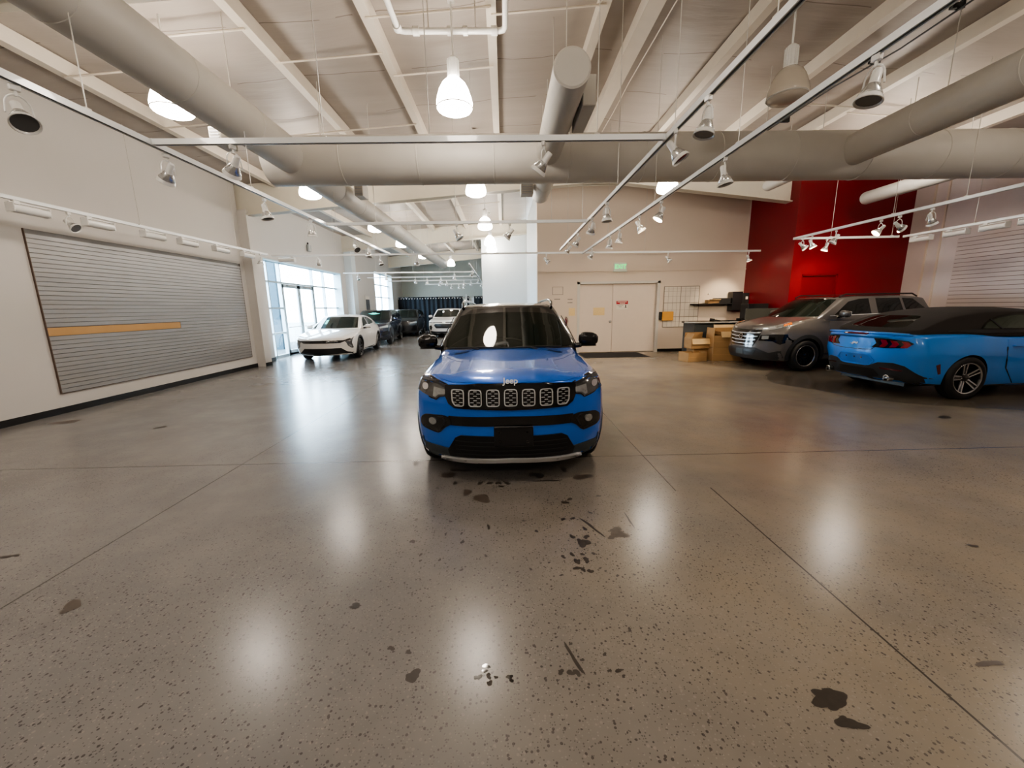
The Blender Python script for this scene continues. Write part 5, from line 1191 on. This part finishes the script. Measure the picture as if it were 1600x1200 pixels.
# ------------------------------------------------------------------ grey SUV right
def build_nissan():
    c = Car('gunmetal grey SUV with chrome-barred grille parked between boxes and bright blue convertible', (5.94, 9.93, 0), R(-83))
    P = M['gun']; L = 4.65; b = bow(.36, 2.5)
    pz = cv((.2, .10), (.3, .03), (.42, .0), (.6, .02), (.9, .05), (1.0, .10), (1.1, .16))
    W0 = cv((0, .85), (.5, .91), (1.0, .925), (1.7, .90), (3.4, .91), (4.2, .90), (4.65, .84)); sd = cv((.2, .93), (.35, .965), (.5, .985), (.72, 1.), (.95, .985), (1.1, .955), (1.28, .89))
    z0 = cv((0, 1.0), (.2, 1.05), (.5, 1.13), (.9, 1.22), (1.2, 1.255), (1.6, 1.26), (3.5, 1.30), (4.3, 1.28), (4.65, 1.15))
    body = Form(L, lambda v, z: b(v)+pz(z), lambda v, z: 4.65-.14*abs(v)**2.5-max(0, z-.9)*.15-max(0, .4-z)*.4, lambda y, z: W0(y)*sd(z), lambda y: .24,
                lambda y, v: z0(y)+(max(0, 1-max(0, y-1.0)/.3))*(.018/(1+math.exp((abs(v)-.62)*30))-.04*abs(v)**5)-.01*v*v, (.05, .10, .09), (64, 26, 18))
    c.forms = [body]; body.build('body', P, c.root, [(1.0, .36, .415), (3.70, .36, .415)], M['intake'])
    zr = cv((1.6, 1.66), (1.9, 1.72), (2.4, 1.76), (3.4, 1.765), (4.2, 1.72), (4.65, 1.64))
    cab = Form(3.6, lambda v, z: .92+(z-1.2)*1.62+.34*v*v, lambda v, z: 4.66-(z-1.2)*.55-.08*v*v, lambda y, z: cv((1.1, .86), (1.25, .85), (1.45, .78), (1.65, .71), (1.76, .66))(z)*cv((1., .95), (2, 1.), (4.6, .95))(y),
               lambda y: 1.15, lambda y, v: zr(y)-.035*abs(v)**2.2, (.035, .10, .10), (40, 22, 14))
    cab.build('cabin', P, c.root); c.forms = [body, cab]
    c.patch('roof_panel', [(-.55, 1.95), (.55, 1.95), (.56, 4.2), (-.56, 4.2)], 'top', M['roof_black'], off=.006, th=.0, step=.15, forms=[cab], smooth=60)
    c.patch('windshield', [(-.78, 1.27), (0, 1.25), (.78, 1.27), (.63, 1.655), (.3, 1.685), (-.3, 1.685), (-.63, 1.655)], 'front', M['glass_dark'], off=.005, th=.0, step=.08, forms=[cab], smooth=70)
    hp = [(0, .05), (.35, .09), (.56, .20), (.70, .42), (.76, .7), (.78, 1.15), (.5, .98), (0, .93)]
    c.patch('hood', hp+[(-x, y) for x, y in hp[1:-1][::-1]], 'top', P, off=.006, th=.003, step=.07, forms=[body], smooth=60)
    for pl in ([(1.72, 1.30), (2.15, 1.60), (2.45, 1.66), (2.72, 1.67), (2.72, 1.31)], [(2.92, 1.31), (2.92, 1.675), (3.60, 1.675), (3.66, 1.33)], [(3.74, 1.335), (3.68, 1.67), (3.98, 1.65), (4.30, 1.42), (4.22, 1.36)]):
        c.both('side_window', pl, '+x', M['glass_black'], off=.005, th=.0, step=.12, forms=[cab], smooth=60)
    for y0, y1, y2 in ((1.55, 2.80, 2.83), (2.86, 3.82, 3.7)):
        c.both('door', [(y0, .42), (y1, .42), (y2, 1.24), (y0+.05, 1.22)], '+x', P, off=.005, th=.004, step=.12, forms=[body])
    c.both('window_trim', [(1.60, 1.272), (4.3, 1.335), (4.3, 1.35), (1.60, 1.287)], '+x', M['satin'], off=.008, th=.0, step=.12, forms=[cab, body])
    for sx in (-1, 1):
        mirror(c, sx*1.03, 1.78, 1.33, P, .24, .15, .15)
        mb = MB(); mb.tube([(sx*.63, 2.0, 1.715), (sx*.645, 2.15, 1.775), (sx*.645, 4.0, 1.775), (sx*.60, 4.2, 1.71)], .017, 8); mb.build('roof_rail', M['matte_black'], c.root, 50)
        for y in (2.55, 3.55):
            mb = MB(); vs, fs = rbox((sx*.905, y, 1.03), (.03, .2, .035), .6); mb.add(vs, fs); mb.build('door_handle', P, c.root, 50)
    g = c.patch('grille_panel', [(-.50, .965), (.50, .965), (.47, .78), (.36, .575), (-.36, .575), (-.47, .78)], 'front', M['gloss_black'], off=.008, th=.01, step=.06)
    for k in range(4):
        z = .62+.085*k; w1 = .37+.034*k; mb = MB(); patch_mb(mb, c.forms, [(-w1, z+.014), (-w1*.5, z), (w1*.5, z), (w1, z+.014), (w1+.01, z+.034), (w1*.5, z+.016), (-w1*.5, z+.016), (-w1-.01, z+.034)], 'front', .024, -.006, .08); mb.build('chrome_bar', M['satin'], g, 40)
    mb = MB(); patch_mb(mb, c.forms, arc(0, .80, .06, 0, 345, 20), 'front', .030, -.02, .5); mb.build('badge_back', M['gloss_black'], g)
    c.ring('badge_ring', arc(0, .80, .062, 0, 345, 20), .009, 'front', M['chrome'], off=.040, th=-.02, step=.5)
    text('lettering', 'NISSAN', .026, M['chrome'], c.root, (0, .01, .80), (R(90), 0, 0), .003, bold=.0008)
    hl = [(.50, .845), (.78, .875), (.90, .88), (.92, .70), (.85, .64), (.74, .71), (.47, .715)]
    dr = [(.50, .945), (.72, .985), (.88, 1.045), (.90, 1.065), (.86, 1.07), (.70, 1.02), (.50, .985)]
    for sx in (-1, 1):
        q = (lambda pl: pl) if sx > 0 else mx
        h = c.patch('headlight', q(hl), 'front', M['gloss_black'], off=.008, th=.01, step=.06)
        mb = MB(); patch_mb(mb, c.forms, q([(.53, .83), (.66, .84), (.66, .76), (.53, .75)]), 'front', .012, 0, .08); mb.build('reflector', M['lamp_clear'], h)
        c.ring('headlight_chrome', q([(.50, .845), (.78, .875), (.90, .88), (.92, .70), (.85, .64), (.74, .71), (.47, .715)]), -.008, 'front', M['rim_alloy'], off=.010, th=0, step=.2)
        d = c.patch('daytime_light', q(dr), 'front', M['lamp_clear'], off=.010, th=.0, step=.06)
        c.patch('daytime_light_tip', [(.12, .975), (.34, 1.02), (.62, 1.10), (.70, 1.15), (.60, 1.135), (.34, 1.06), (.12, 1.005)], '+x' if sx > 0 else '-x', M['lamp_clear'], off=.011, th=0, step=.1, forms=[body])
        c.patch('turn_signal', [(.44, 1.05), (.62, 1.10), (.66, 1.14), (.48, 1.09)], '+x' if sx > 0 else '-x', M['amber'], off=.012, th=0, step=.1, forms=[body])
    c.patch('lower_bumper', [(-.93, .52), (-.70, .44), (-.42, .545), (.42, .545), (.70, .44), (.93, .52), (.93, .15), (-.93, .15)], 'front', M['clad_dark'], off=.008, th=.01, step=.06)
    c.patch('lower_intake', [(-.46, .48), (.46, .48), (.40, .36), (-.40, .36)], 'front', M['intake'], off=.012, th=.0, step=.08)
    c.patch('plate_mount', [(-.12, .49), (.12, .49), (.12, .36), (-.12, .36)], 'front', M['clad'], off=.018, th=.0, step=.08)
    for y in (1.0, 3.70):
        ro = [(y+.50*math.cos(R(a)), .36+.50*math.sin(R(a))) for a in range(-18, 199, 9)]; ri = [(y+.415*math.cos(R(a)), .36+.415*math.sin(R(a))) for a in range(-18, 199, 9)]
        c.both('arch_cladding', ro+ri[::-1], '+x', M['clad_dark'], off=.012, th=.01, step=.12, forms=[body])
    c.both('sill_cladding', [(1.46, .24), (3.25, .24), (3.25, .41), (1.46, .41)], '+x', M['clad_dark'], off=.008, th=.01, step=.2, forms=[body])
    for y in (1.0, 3.70):
        for x in (-.81, .81): wheel(c, x, y, .365, .24, 'nissan', rr=.25)
    mb = MB(); mb.box((0, 2.3, .28), (1.2, 4.0, .12)); mb.build('underbody', M['intake'], c.root)
build_nissan()

# ------------------------------------------------------------------ white sedan by the storefront
def build_kia():
    c = Car('white sedan with slim black front band parked beside the glass storefront', (-5.72, 12.42, 0), R(5))
    P = M['white_paint']; L = 4.71; b = bow(.42, 2.3)
    pz = cv((.15, .12), (.28, .03), (.45, .02), (.6, .0), (.68, .02), (.8, .12))
    W0 = cv((0, .84), (.5, .90), (1.1, .925), (2.2, .90), (3.8, .925), (4.71, .82)); sd = cv((.15, .92), (.3, .97), (.55, 1.), (.75, .99), (.88, .95), (1.0, .89))
    z0 = cv((0, .70), (.2, .76), (.5, .83), (1.0, .92), (1.5, .985), (2.0, 1.0), (3.8, 1.06), (4.4, 1.06), (4.71, 1.0))
    body = Form(L, lambda v, z: b(v)+pz(z), lambda v, z: 4.71-.16*abs(v)**2.5-max(0, z-.9)*.2, lambda y, z: W0(y)*sd(z), lambda y: .19, lambda y, v: z0(y)-.03*v*v-.02*abs(v)**5, (.05, .10, .09), (56, 24, 14))
    c.forms = [body]; body.build('body', P, c.root, [(1.1, .33, .39), (3.82, .33, .39)], M['intake'])
    zr = cv((1.9, 1.33), (2.3, 1.41), (2.8, 1.435), (3.3, 1.40), (3.9, 1.27), (4.4, 1.07))
    cab = Form(3.4, lambda v, z: 1.30+(z-.95)*2.2+.20*v*v, lambda v, z: 4.45-(z-1.0)*1.1, lambda y, z: cv((.9, .85), (1.02, .82), (1.2, .73), (1.35, .66), (1.44, .60))(z)*cv((1.2, .96), (2.2, 1.), (3.6, .98), (4.4, .88))(y),
               lambda y: .93, lambda y, v: zr(y)-.03*abs(v)**2.2, (.04, .12, .12), (36, 20, 12))
    cab.build('cabin', P, c.root); c.forms = [body, cab]
    c.patch('windshield', [(-.74, .99), (0, .985), (.74, .99), (.60, 1.335), (.3, 1.36), (-.3, 1.36), (-.60, 1.335)], 'front', M['glass_dark'], off=.005, th=0, step=.08, forms=[cab], smooth=70)
    c.patch('windshield_sticker', [(-.42, 1.12), (-.33, 1.12), (-.33, 1.25), (-.42, 1.25)], 'front', M['teal'], off=.009, th=0, step=.1, forms=[cab])
    for pl in ([(1.95, 1.03), (2.35, 1.27), (2.6, 1.34), (2.75, 1.345), (2.75, 1.05)], [(2.82, 1.05), (2.82, 1.345), (3.2, 1.32), (3.70, 1.18), (3.66, 1.09)]):
        c.both('side_window', pl, '+x', M['glass_black'], off=.005, th=0, step=.12, forms=[cab], smooth=60)
    for y0, y1 in ((1.62, 2.76), (2.79, 3.62)):
        c.both('door', [(y0, .27), (y1, .27), (y1, .97), (y0, .95)], '+x', P, off=.005, th=.004, step=.12, forms=[body])
    for sx in (-1, 1): mirror(c, sx*1.0, 1.95, 1.03, P, .2, .13, .13)
    hp = [(0, .06), (.35, .14), (.56, .30), (.70, .6), (.76, 1.0), (.76, 1.5), (.5, 1.38), (0, 1.33)]
    c.patch('hood', hp+[(-x, y) for x, y in hp[1:-1][::-1]], 'top', P, off=.006, th=.003, step=.08, forms=[body], smooth=60)
    c.patch('upper_band', [(-.80, .665), (-.62, .665), (0, .672), (.62, .665), (.80, .715), (.80, .675), (.64, .62), (.55, .585), (-.55, .585), (-.64, .62)], 'front', M['gloss_black'], off=.010, th=.01, step=.06)
    v = [(.62, .66), (.86, .73), (.90, .80), (.86, .72), (.84, .60), (.86, .42), (.82, .405), (.72, .50)]
    for sx in (-1, 1):
        q = (lambda pl: pl) if sx > 0 else mx
        h = c.patch('headlight', q([(.64, .655), (.82, .70), (.88, .76), (.85, .66), (.835, .57), (.86, .415), (.82, .40), (.73, .48), (.70, .58)]), 'front', M['headlamp'], off=.010, th=.01, step=.06)
        mb = MB(); patch_mb(mb, c.forms, q([(.75, .50), (.82, .43), (.83, .47), (.77, .54)]), 'front', .014, 0, .1); mb.build('reflector', M['lamp_clear'], h)
    c.patch('lower_intake', [(-.70, .30), (-.55, .425), (.55, .425), (.70, .30), (.92, .24), (.92, .14), (-.92, .14), (-.92, .24)], 'front', M['intake'], off=.010, th=.01, step=.06)
    for y in (1.1, 3.82):
        ro = [(y+.445*math.cos(R(a)), .33+.445*math.sin(R(a))) for a in range(-18, 199, 9)]; ri = [(y+.39*math.cos(R(a)), .33+.39*math.sin(R(a))) for a in range(-18, 199, 9)]
        c.both('arch_cladding', ro+ri[::-1], '+x', M['clad_dark'], off=.010, th=.01, step=.12, forms=[body])
        for x in (-.81, .81): wheel(c, x, y, .335, .22, 'kia')
    c.both('sill_cladding', [(1.5, .19), (3.4, .19), (3.4, .27), (1.5, .27)], '+x', M['clad_dark'], off=.008, th=.01, step=.2, forms=[body])
    mb = MB(); mb.box((0, 2.3, .24), (1.2, 4.0, .10)); mb.build('underbody', M['intake'], c.root)
build_kia()

# ------------------------------------------------------------------ SUVs in the far room
def build_suv(label, loc, rz, P, front, sticker=None):
    c = Car(label, loc, rz); L = 4.5; b = bow(.34, 2.5)
    pz = cv((.2, .08), (.35, .02), (.6, .0), (.85, .04), (1.0, .12))
    W0 = cv((0, .84), (.5, .90), (1.0, .92), (3.6, .915), (4.5, .84)); sd = cv((.2, .93), (.45, .98), (.7, 1.), (.9, .98), (1.08, .90))
    z0 = cv((0, .90), (.2, .96), (.6, 1.02), (1.2, 1.09), (1.6, 1.10), (3.8, 1.15), (4.5, 1.08))
    body = Form(L, lambda v, z: b(v)+pz(z), lambda v, z: 4.5-.14*abs(v)**2.5-max(0, z-.9)*.2, lambda y, z: W0(y)*sd(z), lambda y: .22, lambda y, v: z0(y)-.02*v*v-.03*abs(v)**5, (.05, .11, .10), (44, 20, 12))
    c.forms = [body]; body.build('body', P, c.root, [(.95, .35, .40), (3.6, .35, .40)], M['intake'])
    zr = cv((1.7, 1.50), (2.1, 1.58), (2.8, 1.61), (4.0, 1.57), (4.5, 1.48))
    cab = Form(3.2, lambda v, z: 1.15+(z-1.05)*1.5+.24*v*v, lambda v, z: 4.45-(z-1.1)*.6, lambda y, z: cv((1.0, .85), (1.15, .83), (1.4, .74), (1.6, .64))(z), lambda y: 1.02, lambda y, v: zr(y)-.03*abs(v)**2.2, (.04, .12, .12), (30, 18, 12))
    cab.build('cabin', P, c.root); c.forms = [body, cab]
    c.patch('windshield', [(-.76, 1.12), (0, 1.11), (.76, 1.12), (.62, 1.50), (0, 1.53), (-.62, 1.50)], 'front', M['glass_dark'], off=.005, th=0, step=.1, forms=[cab], smooth=70)
    for pl in ([(1.7, 1.15), (2.1, 1.45), (2.6, 1.51), (2.6, 1.16)], [(2.68, 1.16), (2.68, 1.51), (3.4, 1.50), (3.5, 1.18)], [(3.58, 1.18), (3.5, 1.49), (3.95, 1.44), (4.1, 1.25)]):
        c.both('side_window', pl, '+x', M['glass_black'], off=.005, th=0, step=.15, forms=[cab], smooth=60)
    for y0, y1 in ((1.48, 2.62), (2.66, 3.3)): c.both('door', [(y0, .36), (y1, .36), (y1, 1.06), (y0, 1.05)], '+x', P, off=.005, th=.004, step=.15, forms=[body])
    for sx in (-1, 1): mirror(c, sx*1.0, 1.65, 1.16, P, .22, .14, .15)
    if front == 'trax':
        g = c.patch('grille', [(-.50, .77), (.50, .77), (.56, .68), (.44, .53), (-.44, .53), (-.56, .68)], 'front', M['intake'], off=.010, th=.01, step=.08)
        for k in range(4):
            mb = MB(); patch_mb(mb, c.forms, [(-.44, .57+.045*k), (.44, .57+.045*k), (.44, .58+.045*k), (-.44, .58+.045*k)], 'front', .016, 0, .1); mb.build('chrome_bar', M['rim_dark'], g)
        c.patch('upper_grille', [(-.62, .86), (.62, .86), (.60, .82), (-.60, .82)], 'front', M['intake'], off=.010, th=.01, step=.08)
        c.patch('badge', [(-.09, .83), (.09, .83), (.09, .855), (-.09, .855)], 'front', M['chrome'], off=.018, th=0, step=.5)
        c.both('headlight', [(-.84, .66), (-.72, .70), (-.66, .58), (-.74, .42), (-.82, .48)], 'front', M['headlamp'], off=.010, th=.01, step=.06)
        c.both('daytime_light', [(-.84, .88), (-.64, .86), (-.64, .83), (-.84, .84)], 'front', M['lamp_clear'], off=.010, th=.01, step=.06)
        c.patch('lower_bumper', [(-.9, .40), (-.5, .36), (.5, .36), (.9, .40), (.9, .1), (-.9, .1)], 'front', M['clad_dark'], off=.010, th=.01, step=.08)
    else:
        c.patch('grille', [(-.40, .86), (.40, .86), (.46, .66), (.34, .50), (-.34, .50), (-.46, .66)], 'front', M['intake'], off=.010, th=.01, step=.08)
        c.both('headlight', [(-.86, .90), (-.54, .84), (-.54, .77), (-.86, .80)], 'front', M['lamp_clear'], off=.010, th=.01, step=.06)
        c.both('side_vent', [(-.86, .66), (-.66, .62), (-.60, .46), (-.86, .48)], 'front', M['intake'], off=.010, th=.01, step=.06)
        c.patch('lower_bumper', [(-.9, .36), (.9, .36), (.9, .1), (-.9, .1)], 'front', M['clad_dark'], off=.010, th=.01, step=.08)
    if sticker:
        c.patch('windshield_sticker', sticker[0], 'front', M[sticker[1]], off=.009, th=0, step=.1, forms=[cab])
    for y in (.95, 3.6):
        for x in (-.80, .80): wheel(c, x, y, .345, .22, 'alloy')
    for y in (.95, 3.6):
        ro = [(y+.46*math.cos(R(a)), .35+.46*math.sin(R(a))) for a in range(-18, 199, 12)]; ri = [(y+.40*math.cos(R(a)), .35+.40*math.sin(R(a))) for a in range(-18, 199, 12)]
        c.both('arch_cladding', ro+ri[::-1], '+x', M['clad_dark'], off=.010, th=.01, step=.15, forms=[body])
    mb = MB(); mb.box((0, 2.25, .27), (1.2, 3.8, .10)); mb.build('underbody', M['intake'], c.root)
build_suv('navy blue SUV with a teal windscreen sticker parked directly behind the white sedan', (-6.1, 17.75, 0), R(5), M['dark_blue'], 'suv', ([(-.28, 1.40), (-.14, 1.42), (-.05, 1.45), (0, 1.43), (.05, 1.45), (.14, 1.42), (.28, 1.40), (.12, 1.37), (0, 1.36), (-.12, 1.37)], 'teal'))
build_suv('dark grey SUV parked last in the row behind the navy one', (-5.98, 23.1, 0), R(4), M['dark_grey'], 'suv')
build_suv('white SUV facing forward in front of the navy curtain', (-3.32, 21.95, 0), 0, M['white_paint'], 'trax', (arc(-.25, 1.40, .06, 0, 340, 12), 'white_sticker'))
# ------------------------------------------------------------------ light
def lamp(name, kind, loc, energy, color, size=.2, rot=None, **k):
    d = bpy.data.lights.new(name, kind); d.energy = energy; d.color = color
    if kind in ('POINT', 'SPOT'): d.shadow_soft_size = size
    for a, b in k.items(): setattr(d, a, b)
    o = link(name, d, None, loc)
    if rot: o.rotation_euler = rot
    return o
def aim(o, tgt): o.rotation_euler = (Vector(tgt)-o.location).to_track_quat('-Z', 'Y').to_euler()
for loc, tgt, e in (((7.35, 7.68, 2.85), (9.5, 11.5, 1.8), 160), ((7.35, 9.8, 2.85), (8.3, 11.5, 2.2), 90), ((8.15, 10.34, 2.85), (8.9, 11.4, 2.0), 70), ((7.55, 12.5, 2.85), (7.3, 13.6, 1.4), 110), ((2.42, 6.41, 2.85), (4.2, 12.5, .6), 420),
                    ((7.35, 8.05, 2.85), (5.6, 11.2, .6), 260)):
    o = lamp('spot_beam', 'SPOT', loc, e, (1, .80, .55), .05, spot_size=R(75), spot_blend=.8); aim(o, tgt)
w = bpy.data.worlds.new('daylight'); bpy.context.scene.world = w; w.use_nodes = True
nt = w.node_tree; bg = nt.nodes['Background']; bg.inputs['Color'].default_value = (.72, .88, 1, 1); bg.inputs['Strength'].default_value = 26
s = lamp('daylight_sun', 'SUN', (-20, 0, 20), 1.0, (1, .97, .92)); s.data.angle = R(3); s.rotation_euler = (R(25), R(20), 0)

# ------------------------------------------------------------------ camera
f = 620.; p, y, r = R(10.95), R(.9), R(-.95)
F = Vector((math.sin(y)*math.cos(p), math.cos(y)*math.cos(p), -math.sin(p))); Rt = Vector((math.cos(y), -math.sin(y), 0)); U = Rt.cross(F)
Rt, U = Rt*math.cos(r)+U*math.sin(r), -Rt*math.sin(r)+U*math.cos(r)
cam = bpy.data.cameras.new('camera'); co = link('camera', cam); cam.sensor_width = 36; cam.lens = 36*f/1600; cam.clip_start = .05; cam.clip_end = 200
co.matrix_world = Matrix(((Rt.x, U.x, -F.x, 0), (Rt.y, U.y, -F.y, 0), (Rt.z, U.z, -F.z, 1.6), (0, 0, 0, 1)))
sc = bpy.context.scene; sc.camera = co
sc.view_settings.view_transform = 'AgX'; sc.view_settings.look = 'AgX - Medium High Contrast'; sc.view_settings.exposure = .28
sc.cycles.use_denoising = True; sc.cycles.denoising_prefilter = 'ACCURATE'; sc.cycles.max_bounces = 8; sc.cycles.diffuse_bounces = 4; sc.cycles.glossy_bounces = 4; sc.cycles.transparent_max_bounces = 12
sc.cycles.sample_clamp_indirect = 6; sc.cycles.caustics_reflective = False; sc.cycles.caustics_refractive = False
